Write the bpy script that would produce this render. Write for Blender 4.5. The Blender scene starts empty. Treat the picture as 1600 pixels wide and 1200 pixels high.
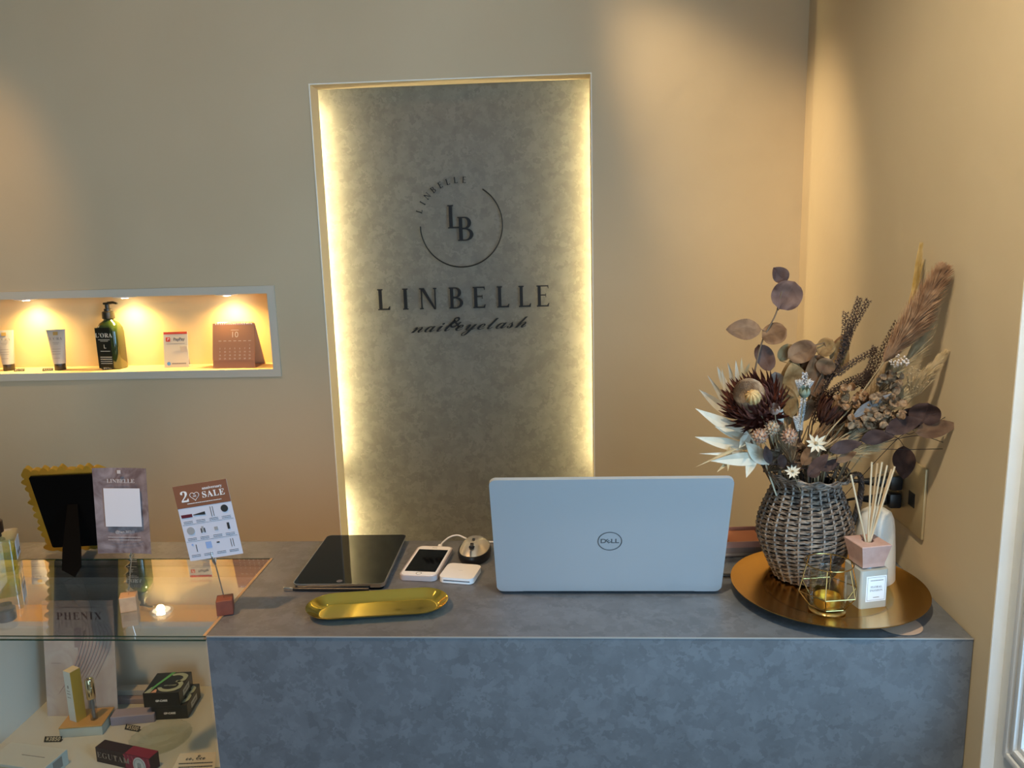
import bpy, bmesh, math, random
from mathutils import Vector, Matrix
random.seed(7)
C = bpy.context.scene.collection
S = bpy.context.scene
PI = math.pi

# ------------------------------------------------------------------ camera
YAW, PITCH, ROLL, FPX = -.06273735, -.18859098, -.0280904, 1260.
CAM = Vector((0, -1.58812, 1.58467))
def cam_basis():
    cy, sy, cp, sp = math.cos(YAW), math.sin(YAW), math.cos(PITCH), math.sin(PITCH)
    fwd = Vector((sy*cp, cy*cp, sp)); right = Vector((cy, -sy, 0)); up = right.cross(fwd)
    cr, sr = math.cos(ROLL), math.sin(ROLL)
    return cr*right+sr*up, -sr*right+cr*up, fwd
RT, UP, FW = cam_basis()
cd = bpy.data.cameras.new('camera'); cam = bpy.data.objects.new('camera', cd); C.objects.link(cam)
M = Matrix((RT, UP, -FW)).transposed().to_4x4(); M.translation = CAM
cam.matrix_world = M
cd.sensor_width = 36; cd.lens = FPX/1600*36; cd.clip_start = .02
S.camera = cam
def at(x, y, axis, v):
    """the point of the room seen at photo pixel (x, y) in the plane axis = v"""
    d = RT*((x-800)/FPX) - UP*((y-600)/FPX) + FW
    return CAM + d*((v-CAM[axis])/d[axis])
def aty(x, y, Y): return at(x, y, 1, Y)

# ------------------------------------------------------------------ light
S.view_settings.view_transform = 'Standard'; S.view_settings.look = 'None'
S.view_settings.exposure = 0.0; S.view_settings.gamma = 1
S.cycles.max_bounces = 10; S.cycles.transparent_max_bounces = 16
S.cycles.sample_clamp_indirect = 6
w = bpy.data.worlds.new('world'); S.world = w; w.use_nodes = True
bg = w.node_tree.nodes['Background']; bg.inputs[0].default_value = (.62, .80, 1, 1); bg.inputs[1].default_value = .6

def lamp(name, kind, loc, target, energy, color, size=None, size_y=None, spot=None, blend=.5, radius=None):
    l = bpy.data.lights.new(name, kind); o = bpy.data.objects.new(name, l); C.objects.link(o)
    o.location = loc; l.energy = energy; l.color = color
    if target is not None:
        o.rotation_euler = (Vector(target)-Vector(loc)).to_track_quat('-Z', 'Y').to_euler()
    if kind == 'AREA':
        l.shape = 'RECTANGLE'; l.size = size; l.size_y = size_y or size
    if kind == 'SPOT':
        l.spot_size = math.radians(spot); l.spot_blend = blend; l.shadow_soft_size = radius or .03
    if kind == 'POINT': l.shadow_soft_size = radius or .03
    return o
DAY = (.55, .78, 1.0); WARM = (1.0, .68, .34); LEDC = (1.0, .86, .58)
# daylight through the shop front behind the camera and through the glazed door on the right
lamp('daylight_front', 'AREA', (.10, -3.93, 1.35), (.0, 0, 1.35), 20, (.60, .82, 1), 1.0, 2.2)
lamp('daylight_door', 'AREA', (.99, -1.56, 1.38), (.12, -.37, 1.0), 36, (.33, .68, 1), .8, 1.3)
# recessed ceiling downlights; the ones behind the counter are turned towards the walls
SPOTS = [  # x, y, aimed at, energy, cone, colour
    (-1.35, .00, (-1.72, .583, 1.45), 27, 46, (1, .62, .25)),
    (-.16, .34, (.67, .51, 1.44), 74, 38, (1, .77, .46)),
    (-1.0, -.75, (-.75, -.25, .95), 100, 62, (1, .54, .19)),
    (.30, -2.2, (.3, -2.0, 0), 8, 120, (1, .85, .62)),
    (-1.6, -1.6, (-1.4, -1.2, 0), 4, 120, WARM),
    (.05, -1.05, (.62, -.25, 1.35), 88, 74, (1, .85, .60)),
    (-.75, -1.45, (-.65, .583, 2.05), 16, 80, (1, .52, .16))]  # last one is an added unseen fill warming the upper back wall
for x, y, tg, e, sp, col in SPOTS:
    lamp('ceiling_spot', 'SPOT', (x, y, 2.56), tg, e, col, spot=sp, blend=1, radius=.035)
lamp('case_fill', 'AREA', (-.85, -.385, .925), (-.85, -.16, .62), .05, (1, .9, .78), .5, .02)  # added hidden fill that brightens the case interior

# ------------------------------------------------------------------ materials
def new_mat(name):
    m = bpy.data.materials.new(name); m.use_nodes = True
    return m, m.node_tree.nodes, m.node_tree.links, m.node_tree.nodes['Principled BSDF']
MATS = {}
def mat(name, col, rough=.5, metal=0, col2=None, scale=20, detail=3, bump=0, bscale=None, spec=.5,
        emit=None, estr=0, trans=0, coat=0, distort=0, lo=.35, hi=.65, subsurf=0):
    if name in MATS: return MATS[name]
    m, n, l, p = new_mat(name)
    p.inputs['Base Color'].default_value = (*col, 1); p.inputs['Roughness'].default_value = rough
    p.inputs['Metallic'].default_value = metal; p.inputs['Specular IOR Level'].default_value = spec
    p.inputs['Transmission Weight'].default_value = trans; p.inputs['Coat Weight'].default_value = coat
    tc = n.new('ShaderNodeTexCoord')
    if col2:
        t = n.new('ShaderNodeTexNoise'); t.inputs['Scale'].default_value = scale; t.inputs['Detail'].default_value = detail
        t.inputs['Distortion'].default_value = distort
        r = n.new('ShaderNodeValToRGB'); r.color_ramp.elements[0].position = lo; r.color_ramp.elements[1].position = hi
        r.color_ramp.elements[0].color = (*col, 1); r.color_ramp.elements[1].color = (*col2, 1)
        l.new(tc.outputs['Object'], t.inputs['Vector']); l.new(t.outputs[0], r.inputs[0]); l.new(r.outputs[0], p.inputs['Base Color'])
    if bump:
        t2 = n.new('ShaderNodeTexNoise'); t2.inputs['Scale'].default_value = bscale or scale; t2.inputs['Detail'].default_value = 5
        b = n.new('ShaderNodeBump'); b.inputs['Strength'].default_value = bump; b.inputs['Distance'].default_value = .01
        l.new(tc.outputs['Object'], t2.inputs['Vector']); l.new(t2.outputs[0], b.inputs['Height']); l.new(b.outputs[0], p.inputs['Normal'])
    if emit: p.inputs['Emission Color'].default_value = (*emit, 1); p.inputs['Emission Strength'].default_value = estr
    MATS[name] = m; return m
def mottled(name, cols, scale, rough, bump=.02, spec=.5):
    """cloudy hand-trowelled mineral look: warped cells of several tones"""
    m, n, l, p = new_mat(name); MATS[name] = m
    p.inputs['Roughness'].default_value = rough; p.inputs['Specular IOR Level'].default_value = spec
    tc = n.new('ShaderNodeTexCoord')
    wn = n.new('ShaderNodeTexNoise'); wn.inputs['Scale'].default_value = scale*1.1; wn.inputs['Detail'].default_value = 4
    mix = n.new('ShaderNodeMix'); mix.data_type = 'VECTOR'; mix.inputs[0].default_value = .055
    l.new(tc.outputs['Object'], wn.inputs['Vector']); l.new(tc.outputs['Object'], mix.inputs[4]); l.new(wn.outputs['Color'], mix.inputs[5])
    v = n.new('ShaderNodeTexVoronoi'); v.inputs['Scale'].default_value = scale; v.inputs['Randomness'].default_value = 1
    l.new(mix.outputs[1], v.inputs['Vector'])
    big = n.new('ShaderNodeTexNoise'); big.inputs['Scale'].default_value = scale*.35; big.inputs['Detail'].default_value = 6; big.inputs['Distortion'].default_value = .6
    l.new(tc.outputs['Object'], big.inputs['Vector'])
    sep = n.new('ShaderNodeSeparateColor'); l.new(v.outputs['Color'], sep.inputs[0])
    mm = n.new('ShaderNodeMath'); mm.operation = 'MULTIPLY_ADD'; mm.inputs[1].default_value = .36; l.new(sep.outputs[0], mm.inputs[0])
    m2 = n.new('ShaderNodeMath'); m2.operation = 'MULTIPLY'; m2.inputs[1].default_value = .75; l.new(big.outputs[0], m2.inputs[0]); l.new(m2.outputs[0], mm.inputs[2])
    r = n.new('ShaderNodeValToRGB'); e = r.color_ramp.elements
    e[0].position = .30; e[0].color = (*cols[0], 1); e[1].position = .75; e[1].color = (*cols[2], 1)
    k = e.new(.53); k.color = (*cols[1], 1)
    l.new(mm.outputs[0], r.inputs[0]); l.new(r.outputs[0], p.inputs['Base Color'])
    if bump:
        b = n.new('ShaderNodeBump'); b.inputs['Strength'].default_value = bump; b.inputs['Distance'].default_value = .005
        l.new(big.outputs[0], b.inputs['Height']); l.new(b.outputs[0], p.inputs['Normal'])
    return m
def glass(name, tint=(.97, 1, .98), k=1.7, ior=1.5, rough=0.0):
    """thin clear glass: lets light straight through, mirrors by the Fresnel law"""
    m, n, l, p = new_mat(name); MATS[name] = m; n.remove(p)
    t = n.new('ShaderNodeBsdfTransparent'); t.inputs[0].default_value = (*tint, 1)
    g = n.new('ShaderNodeBsdfGlossy'); g.inputs['Roughness'].default_value = rough; g.inputs[0].default_value = (1, 1, 1, 1)
    f = n.new('ShaderNodeFresnel'); f.inputs[0].default_value = ior
    ge = n.new('ShaderNodeNewGeometry'); iv = n.new('ShaderNodeMath'); iv.operation = 'MULTIPLY_ADD'; iv.inputs[1].default_value = 1/ior-ior; iv.inputs[2].default_value = ior
    l.new(ge.outputs['Backfacing'], iv.inputs[0]); l.new(iv.outputs[0], f.inputs[0])
    mu = n.new('ShaderNodeMath'); mu.operation = 'MULTIPLY'; mu.inputs[1].default_value = k; mu.use_clamp = True
    x = n.new('ShaderNodeMixShader'); l.new(f.outputs[0], mu.inputs[0]); l.new(mu.outputs[0], x.inputs[0])
    l.new(t.outputs[0], x.inputs[1]); l.new(g.outputs[0], x.inputs[2]); l.new(x.outputs[0], n['Material Output'].inputs[0])
    return m
def emis(name, col, s):
    m, n, l, p = new_mat(name); MATS[name] = m; n.remove(p)
    e = n.new('ShaderNodeEmission'); e.inputs[0].default_value = (*col, 1); e.inputs[1].default_value = s
    l.new(e.outputs[0], n['Material Output'].inputs[0]); return m
def leafmat(name, a, b, rough=.65, tr=.25, scale=45):
    m = mat(name, a, rough, col2=b, scale=scale, detail=4, distort=1.0, spec=.3)
    n, l = m.node_tree.nodes, m.node_tree.links; p = n['Principled BSDF']
    t = n.new('ShaderNodeBsdfTranslucent'); t.inputs[0].default_value = (*b, 1)
    x = n.new('ShaderNodeMixShader'); x.inputs[0].default_value = tr
    l.new(p.outputs[0], x.inputs[1]); l.new(t.outputs[0], x.inputs[2]); l.new(x.outputs[0], n['Material Output'].inputs[0])
    return m

plaster = mat('plaster', (.575, .452, .292), .85, col2=(.605, .478, .312), scale=3, bump=.22, bscale=9, spec=.15)
plaster_w = mat('white_plaster', (.72, .72, .70), .8, bump=.25, bscale=12, spec=.2)
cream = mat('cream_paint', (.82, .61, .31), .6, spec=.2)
trimw = mat('trim_paint', (.62, .55, .44), .45)
revealw = mat('reveal_paint', (.90, .85, .75), .5, spec=.2)
ceil_m = mat('ceiling_paint', (.75, .72, .66), .9)
floor_m = mat('floor_boards', (.20, .15, .10), .5, col2=(.26, .20, .14), scale=6)
counter_m = mottled('counter_laminate', ((.100, .102, .108), (.120, .123, .131), (.143, .147, .156)), 58, .42, spec=.4)
panel_m = mottled('sign_panel', ((.122, .111, .090), (.143, .131, .107), (.170, .156, .128)), 62, .55)
wood_tan = mat('tan_edging', (.42, .25, .12), .5)
white_m = mat('white_plastic', (.80, .80, .80), .35)
offwhite = mat('offwhite_paper', (.72, .69, .66), .8)
black_m = mat('black_plastic', (.012, .012, .013), .35)
blackmatte = mat('black_board', (.003, .003, .003), .95, spec=.03)
blackgloss = mat('black_gloss', (.003, .003, .003), .04, spec=.16)
gold = mat('gold_metal', (.78, .52, .12), .16, 1)
brass = mat('brass_metal', (.62, .42, .16), .30, 1)
plategold = mat('charger_gold', (.62, .36, .09), .22, 1)
chrome = mat('chrome', (.75, .75, .75), .12, 1)
silver_m = mat('silver_paint', (.60, .62, .64), .32, .55, spec=.5)
darkgrey = mat('dark_grey', (.10, .10, .11), .5)
ink = mat('ink', (.02, .02, .02), .6); inkw = mat('ink_white', (.82, .80, .78), .6)
inkgrey = mat('ink_grey', (.20, .18, .17), .7); sign_black = mat('sign_black', (.008, .008, .009), .5, spec=.25)
topglass = glass('case_glass', (.97, .98, .97), 3.2)
frontglass = glass('front_glass', (.94, .965, .94), .8)
clear = glass('clear_glass', (.97, .98, .97), 1.0)
glassedge = mat('glass_edge', (.012, .035, .022), .15, spec=.6)
case_in = mat('case_lining', (.68, .64, .59), .45, spec=.4)
case_sh = mat('case_shelf', (.46, .47, .44), .12, spec=.6)

# ------------------------------------------------------------------ mesh building
def R3(rx=0, ry=0, rz=0):
    return Matrix.Rotation(rz, 4, 'Z') @ Matrix.Rotation(ry, 4, 'Y') @ Matrix.Rotation(rx, 4, 'X')
def T(x, y=None, z=None): return Matrix.Translation(x if y is None else (x, y, z))
I4 = Matrix.Identity(4)
class MB:
    def __init__(s): s.bm = bmesh.new()
    def add(s, verts, faces, M=I4):
        vs = [s.bm.verts.new(M @ Vector(v)) for v in verts]
        for f in faces:
            try: s.bm.faces.new([vs[i] for i in f])
            except ValueError: pass
        return s
    def box(s, c, size, M=I4, bev=0, seg=2):
        x, y, z = [a/2 for a in size]; c = Vector(c)
        b = bmesh.new(); bmesh.ops.create_cube(b, size=1)
        for v in b.verts: v.co = Vector((v.co.x*size[0], v.co.y*size[1], v.co.z*size[2]))
        if bev: bmesh.ops.bevel(b, geom=b.edges[:], offset=bev, segments=seg, affect='EDGES', profile=.5)
        for v in b.verts: v.co = M @ (v.co + c)
        s.merge(b); return s
    def merge(s, b):
        me = bpy.data.meshes.new('tmp'); b.to_mesh(me); b.free(); s.bm.from_mesh(me); bpy.data.meshes.remove(me); return s
    def span(s, a, b, M=I4, bev=0):
        a, b = Vector(a), Vector(b); return s.box((a+b)/2, [abs(q) for q in (b-a)], M, bev)
    def tube(s, pts, r, seg=8, closed=False, caps=True, M=I4):
        pts = [Vector(p) for p in pts]; n = len(pts)
        rs = r if isinstance(r, (list, tuple)) else [r]*n
        rings = []; nrm = None
        for i, p in enumerate(pts):
            if closed: t = pts[(i+1) % n]-pts[i-1]
            else: t = pts[min(i+1, n-1)]-pts[max(i-1, 0)]
            t = t.normalized() if t.length > 1e-9 else Vector((0, 0, 1))
            if nrm is None:
                nrm = t.orthogonal().normalized()
            else:
                nrm = (nrm - t*nrm.dot(t)); nrm = nrm.normalized() if nrm.length > 1e-6 else t.orthogonal().normalized()
            b = t.cross(nrm)
            rings.append([s.bm.verts.new(M @ (p + (nrm*math.cos(a)+b*math.sin(a))*rs[i])) for a in [2*PI*k/seg for k in range(seg)]])
        for i in range(n if closed else n-1):
            A, B = rings[i], rings[(i+1) % n]
            for k in range(seg):
                s.bm.faces.new((A[k], A[(k+1) % seg], B[(k+1) % seg], B[k]))
        if caps and not closed:
            s.bm.faces.new(rings[0][::-1]); s.bm.faces.new(rings[-1])
        return s
    def lathe(s, prof, seg=48, M=I4, closed=False):
        rings = []
        for r, z in prof:
            if r < 1e-6: rings.append([s.bm.verts.new(M @ Vector((0, 0, z)))])
            else: rings.append([s.bm.verts.new(M @ Vector((r*math.cos(2*PI*k/seg), r*math.sin(2*PI*k/seg), z))) for k in range(seg)])
        m = len(rings)
        for i in range(m if closed else m-1):
            A, B = rings[i], rings[(i+1) % m]
            for k in range(seg):
                k2 = (k+1) % seg
                if len(A) == 1 and len(B) == 1: continue
                if len(A) == 1: s.bm.faces.new((A[0], B[k2], B[k]))
                elif len(B) == 1: s.bm.faces.new((A[k], A[k2], B[0]))
                else: s.bm.faces.new((A[k], A[k2], B[k2], B[k]))
        return s
    def prism(s, pts, z0, z1, M=I4):
        """outline in xy, extruded in z"""
        a = [s.bm.verts.new(M @ Vector((x, y, z0))) for x, y in pts]; b = [s.bm.verts.new(M @ Vector((x, y, z1))) for x, y in pts]
        n = len(pts); s.bm.faces.new(a[::-1]); s.bm.faces.new(b)
        for i in range(n): s.bm.faces.new((a[i], a[(i+1) % n], b[(i+1) % n], b[i]))
        return s
    def text(s, body, size, M=I4, ext=.0003, align='CENTER', offset=0, space=1, shear=0):
        cu = bpy.data.curves.new('t', 'FONT'); cu.body = body; cu.size = size; cu.extrude = ext/2; cu.align_x = align; cu.align_y = 'CENTER'
        cu.offset = offset; cu.space_character = space; cu.shear = shear; cu.resolution_u = 4
        o = bpy.data.objects.new('t', cu); C.objects.link(o)
        dg = bpy.context.evaluated_depsgraph_get(); me = bpy.data.meshes.new_from_object(o.evaluated_get(dg))
        me.transform(M); s.bm.from_mesh(me); bpy.data.meshes.remove(me); bpy.data.objects.remove(o); bpy.data.curves.remove(cu)
        return s
    def build(s, name, m, parent=None, smooth=True, angle=38, world=False, loc=None):
        if not smooth:
            pass
        else:
            s.bm.normal_update()
            for f in s.bm.faces: f.smooth = True
            for e in s.bm.edges:
                if len(e.link_faces) == 2 and e.calc_face_angle(0) > math.radians(angle): e.smooth = False
        bmesh.ops.recalc_face_normals(s.bm, faces=s.bm.faces[:])
        me = bpy.data.meshes.new(name); s.bm.to_mesh(me); s.bm.free()
        if world and parent is not None:
            P = parent; mw = Matrix.LocRotScale(P.location, P.rotation_euler, P.scale)
            while P.parent: P = P.parent; mw = Matrix.LocRotScale(P.location, P.rotation_euler, P.scale) @ mw
            me.transform(mw.inverted())
        if loc is not None: me.transform(Matrix.Translation(-Vector(loc)))
        me.materials.append(m)
        o = bpy.data.objects.new(name, me); C.objects.link(o)
        if parent is not None: o.parent = parent
        if loc is not None: o.location = loc
        return o
def thing(name, label, cat, loc=(0, 0, 0), rz=0, group=None, rx=0):
    o = bpy.data.objects.new(name, None); C.objects.link(o); o.empty_display_size = .02
    o.location = loc; o.rotation_euler = (rx, 0, rz); return tag(o, label, cat, group)
def tag(o, label, cat, group=None):
    o['label'] = label; o['category'] = cat
    if group: o['group'] = group
    return o
def struct(name, mb, m, smooth=False):
    o = mb.build(name, m, smooth=smooth); o['kind'] = 'structure'; return o
def bold(t, base=0x1D400, low=0x1D41A, dig=0x1D7CE):
    return ''.join(chr(base+ord(c)-65) if 'A' <= c <= 'Z' else chr(low+ord(c)-97) if 'a' <= c <= 'z' else chr(dig+ord(c)-48) if '0' <= c <= '9' else c for c in t)
def script(t): return bold(t, 0x1D4D0, 0x1D4EA)
UPR = Matrix.Rotation(PI/2, 4, 'X')            # text lying in xy -> standing, facing -y
def rrect(w, h, r, n=5, cx=0, cy=0):
    pts = []
    for sx, sy, a0 in ((1, 1, 0), (-1, 1, 90), (-1, -1, 180), (1, -1, 270)):
        for k in range(n+1):
            a = math.radians(a0+90*k/n); pts.append((cx+sx*(w/2-r)+r*math.cos(a), cy+sy*(h/2-r)+r*math.sin(a)))
    return pts
def bez(p0, p1, p2, p3, n=12):
    p0, p1, p2, p3 = map(Vector, (p0, p1, p2, p3))
    return [p0*(1-t)**3+p1*3*t*(1-t)**2+p2*3*t*t*(1-t)+p3*t**3 for t in [i/n for i in range(n+1)]]
def spline(pts, n=6):
    """Catmull-Rom through the points"""
    P = [Vector(p) for p in pts]; P = [P[0]*2-P[1]]+P+[P[-1]*2-P[-2]]; out = []
    for i in range(1, len(P)-2):
        a, b, c, d = P[i-1:i+3]
        for k in range(n):
            t = k/n; out.append(.5*((2*b)+(c-a)*t+(2*a-5*b+4*c-d)*t*t+(3*b-a-3*c+d)*t**3))
    out.append(P[-2]); return out

# ------------------------------------------------------------------ the room
WY, XR, CH = .583, .626, 2.6              # back wall, right wall, ceiling height
XL, YF = -3.0, -4.0
RX0, RX1, RZ0, RZ1 = -.6405, .0855, .15, 1.969     # lit recess of the sign
NX0, NX1, NZ0, NZ1 = -2.1, -.7987, 1.2238, 1.4333  # display niche
def wall_with_holes():
    m = MB(); d = .07; NX1, NZ0, NZ1 = globals()['NX1']+.008, globals()['NZ0']-.008, globals()['NZ1']+.008
    m.span((XL, WY, 0), (NX0, WY+d, CH)); m.span((NX0, WY, 0), (NX1, WY+d, NZ0)); m.span((NX0, WY, NZ1), (NX1, WY+d, CH))
    m.span((NX1, WY, 0), (RX0, WY+d, CH)); m.span((RX0, WY, 0), (RX1, WY+d, RZ0)); m.span((RX0, WY, RZ1), (RX1, WY+d, CH))
    m.span((RX1, WY, 0), (XR+.02, WY+d, CH)); return m
struct('wall_back', wall_with_holes(), plaster)
m = MB(); m.span((XR, -.452, 0), (XR+.16, WY, CH)); struct('wall_right', m, plaster)
# the return of the right wall towards the glazed door (daylight put into its paler, bluer paint), then the wall that carries the door
XO = .645
m = MB(); m.span((XO, -.485, 0), (XO+.13, -.452, CH)); m.span((XO, -2.35, 2.2), (XO+.13, -.485, CH)); m.span((XO, -2.35, 0), (XO+.13, -.485, .806)); m.span((XO, YF, 0), (XO+.13, -2.35, CH))
struct('wall_door', m, plaster_w)
m = MB(); m.span((XR+.0005, -.4545, 0), (XO, -.4522, CH)); struct('trim_1', m, mat('daylit_return', (.90, .92, .94), .7, bump=.25, bscale=12, spec=.2))
m = MB(); m.span((XL, YF, -.05), (XO+.13, .75, 0)); struct('floor', m, floor_m)
m = MB(); m.span((XL, YF, CH), (XO+.13, .75, CH+.05)); struct('ceiling', m, ceil_m)
m = MB(); m.span((XL-.1, YF, 0), (XL, .75, CH)); struct('wall_left', m, plaster)
m = MB(); m.span((XL, YF-.1, 0), (-1.85, YF, CH)); m.span((-1.85, YF-.1, 2.5), (XO, YF, CH)); m.span((-1.85, YF-.1, 0), (XO, YF, .2)); struct('wall_front', m, plaster)
fr = MB()
for x in (-1.83, -.6, .62): fr.span((x-.025, YF-.06, .2), (x+.025, YF-.02, 2.5))
o = fr.build('window_1', white_m, smooth=False); o['kind'] = 'structure'
# glazed door frame: stepped white moulding around the glass in the door wall
def door_frame():
    m = MB(); y0, y1, z0, z1 = -.485, -2.35, .806, 2.2
    for k, (o_, w_, p) in enumerate(((0, .010, .008), (.010, .007, .004), (.017, .009, .0075), (.026, .009, .002))):
        a0, a1, b0, b1 = y0-o_, y1+o_, z0+o_, z1-o_; x0, x1 = XO-p, XO+.03
        m.span((x0, a0-w_, b0), (x1, a0, b1), bev=.002); m.span((x0, a1, b0), (x1, a1+w_, b1), bev=.002)
        m.span((x0, a0-w_, b0), (x1, a1+w_, b0+w_), bev=.002); m.span((x0, a0-w_, b1-w_), (x1, a1+w_, b1), bev=.002)
    return m
f = struct('door_1', door_frame(), white_m, True)
g = MB(); g.span((XO+.016, -2.33, .83), (XO+.02, -.51, 2.18)); go = g.build('door_glass', glass('door_pane', (.95, .97, 1), 1.0), f, smooth=False)
# sign recess: reveals, panel, niche shell and the flat frame around the niche
m = MB(); t = .003; y0, y1 = WY-.003, WY+.0705
m.span((RX0-.0005, y0, RZ0), (RX0-t, y1, RZ1)); m.span((RX1+.0005, y0, RZ0), (RX1+t, y1, RZ1)); m.span((RX0-t, y0, RZ1+.0005), (RX1+t, y1, RZ1+t))
# reveals reach 12 mm over the plaster edge so that only their inner faces show
struct('trim_2', m, revealw)
PY = .700
m = MB(); m.span((RX0-.16, PY, .05), (RX1+.16, PY+.03, 2.12)); struct('wall_sign_panel', m, panel_m)
m = MB()   # closed shaft behind the plaster that holds the light strips
m.span((RX0-.17, WY+.07, .05), (RX0-.16, PY+.03, 2.12)); m.span((RX1+.16, WY+.07, .05), (RX1+.17, PY+.03, 2.12)); m.span((RX0-.17, WY+.0715, RZ1+.012), (RX1+.17, PY-.001, RZ1+.03)); m.span((RX0-.17, WY+.07, .04), (RX1+.17, PY+.03, .05))
struct('trim_3', m, plaster_w)
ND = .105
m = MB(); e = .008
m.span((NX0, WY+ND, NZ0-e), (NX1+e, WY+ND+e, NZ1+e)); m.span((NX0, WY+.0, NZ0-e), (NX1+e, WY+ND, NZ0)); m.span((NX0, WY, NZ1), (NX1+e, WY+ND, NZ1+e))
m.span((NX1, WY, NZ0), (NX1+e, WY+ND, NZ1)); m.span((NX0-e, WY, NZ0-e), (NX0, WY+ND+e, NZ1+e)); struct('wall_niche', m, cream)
m = MB(); w_ = .021; y0 = WY-.007; y1 = WY-.0003
m.span((NX0-w_, y0, NZ1), (NX1+w_, y1, NZ1+w_)); m.span((NX0-w_, y0, NZ0-w_), (NX1+w_, y1, NZ0)); m.span((NX1, y0, NZ0), (NX1+w_, y1, NZ1)); m.span((NX0-w_, y0, NZ0), (NX0, y1, NZ1))
struct('trim_4', m, trimw)

# light strips behind both long edges of the recess, each in two lengths with a joint between
ledm = emis('led_strip', (1.0, .87, .48), 185)
zj = {0: aty(545, 742, PY).z, 1: aty(920, 752, PY).z}
for side, x in ((0, RX0-.042), (1, RX1+.042)):
    for k, (za, zb) in enumerate(((zj[side]+.05, RZ1-.03), (RZ0+.05, zj[side]-.05))):
        o = MB().span((x-.004, PY-.041, za), (x+.004, PY-.037, zb)).build('light_strip', ledm, smooth=False)
        tag(o, ('warm LED strip hidden behind the %s edge of the lit sign recess, %s length' % (('left', 'right')[side], ('upper', 'lower')[k])), 'light strip', 'LED strips of the sign recess')

# ------------------------------------------------------------------ sign lettering
LY = .684                                  # letter faces stand 16 mm off the panel
def serif_letter(ch, h):
    """thin high-contrast capitals; list of outlines, width"""
    s, t, f = .145*h, .052*h, .05*h       # stem, hairline, serif reach
    def stem(x, x2=None): return [[(x, 0), (x+s, 0), (x+s, h), (x, h)]]
    def ser(x0, x1, top=False):
        y = h if top else 0; d = -t if top else t
        return [[(x0, y), (x1, y), (x1, y+d), (x0, y+d)]]
    if ch == 'L':
        w = .56*h; return stem(f)+ser(0, f*2+s)+ser(0, f*2+s, True)+[[(f, 0), (w, 0), (w+.02*h, .17*h), (w-.015*h, .17*h), (w-.09*h, t*1.3), (f, t*1.3)]], w
    if ch == 'I': return stem(f)+ser(0, f*2+s)+ser(0, f*2+s, True), f*2+s
    if ch == 'N':
        w = .80*h; return [[(f, 0), (f+t, 0), (f+t, h), (f, h)], [(w-f-t, 0), (w-f, 0), (w-f, h), (w-f-t, h)], [(f-.02*h, h), (f+s, h), (w-f, -.02*h), (w-f-s*.55, -.02*h)]]+ser(-.02*h, f*2+t)+ser(-.02*h, f+s*.5, True)+ser(w-f*2-t, w, True), w
    if ch == 'E':
        w = .56*h
        return stem(f)+ser(0, f*2+s)+ser(0, f*2+s, True)+[[(f, h-t), (w-.05*h, h-t), (w-.02*h, h-.15*h), (w, h-.15*h), (w, h), (f, h)], [(f, 0), (w, 0), (w+.03*h, .17*h), (w, .17*h), (w-.08*h, t*1.2), (f, t*1.2)],
            [(f, .52*h), (w-.14*h, .52*h), (w-.14*h, .52*h+t), (f, .52*h+t)], [(w-.14*h, .44*h), (w-.115*h, .44*h), (w-.115*h, .62*h), (w-.14*h, .62*h)]], w
    if ch == 'B':
        out = stem(f)+ser(0, f*2)+ser(0, f*2, True); w = .62*h
        for y0, y1, rx in ((.50*h, h, .38*h), (0, .53*h, .46*h)):
            cx, cy, ry = f+s, (y0+y1)/2, (y1-y0)/2; N = 14; outer = []; inner = []
            base = .12*h
            for k in range(N+1):
                a = -PI/2+PI*k/N
                outer.append((cx+base+(rx-base)*math.cos(a), cy+ry*math.sin(a)))
                inner.append((cx+base*.9+(rx-base-s*.95)*math.cos(a)+.0*h, cy+(ry-t)*math.sin(a)))
            poly = [(cx-s*.3, y0)]+outer+[(cx-s*.3, y1), (cx-s*.3, y1-t)]+inner[::-1]+[(cx-s*.3, y0+t)]
            out.append(poly)
        return out, w
def letter_obj(ch, x, z, h, y=LY, rot=0, d=.006, parent=None, center=False):
    """a letter whose lower left corner stands at (x, z) on the sign"""
    m = MB(); polys, wd = serif_letter(ch, h); off = wd/2 if center else 0; offy = h/2 if center else 0
    M_ = T(x, y+d, z) @ UPR @ Matrix.Rotation(rot, 4, 'Z') @ T(-off, -offy, 0)
    for k, p in enumerate(polys): m.prism(p, k*.00004, d+k*.00004, M_)
    for q in (.12, .85):                       # stand-off pins into the panel
        px = (.09*h) if ch != 'N' else .07*h
        m.tube([M_ @ Vector((px, q*h, .001)), M_ @ Vector((px, q*h, -(PY-LY-d)))], .0012, 6)
    return m.build('letter', sign_black, parent, smooth=False, world=True)
lg = thing('wall_lettering', 'black standoff logo lettering with ring, initials and name on lit grey panel', 'sign', (-.273, LY, 1.37))
xs = [(133, 235), (300, 345), (415, 545), (610, 700), (770, 840), (930, 1005), (1075, 1155), (1195, 1280)]
zb = [(958, 822), (958, 822), (952, 815), (948, 812), (946, 810), (943, 806), (940, 802), (938, 797)]
for ch, (a, b), (bo, tp) in zip('LINBELLE', xs, zb):
    p = aty(560+a/4.285, 260+bo/4.285, LY); letter_obj(ch, p.x, aty(560+a/4.285, 260+948/4.285, LY).z*0+1.3705, .0595, parent=lg)
cz, cx_, cr_ = aty(720.5, 352, LY).z, aty(720.5, 352, LY).x, .1150
pts = [(cx_+cr_*math.cos(math.radians(a)), LY+.003, cz+cr_*math.sin(math.radians(a))) for a in range(57, -182, -3)]
m = MB(); m.tube(pts, .0017, 8)
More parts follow.
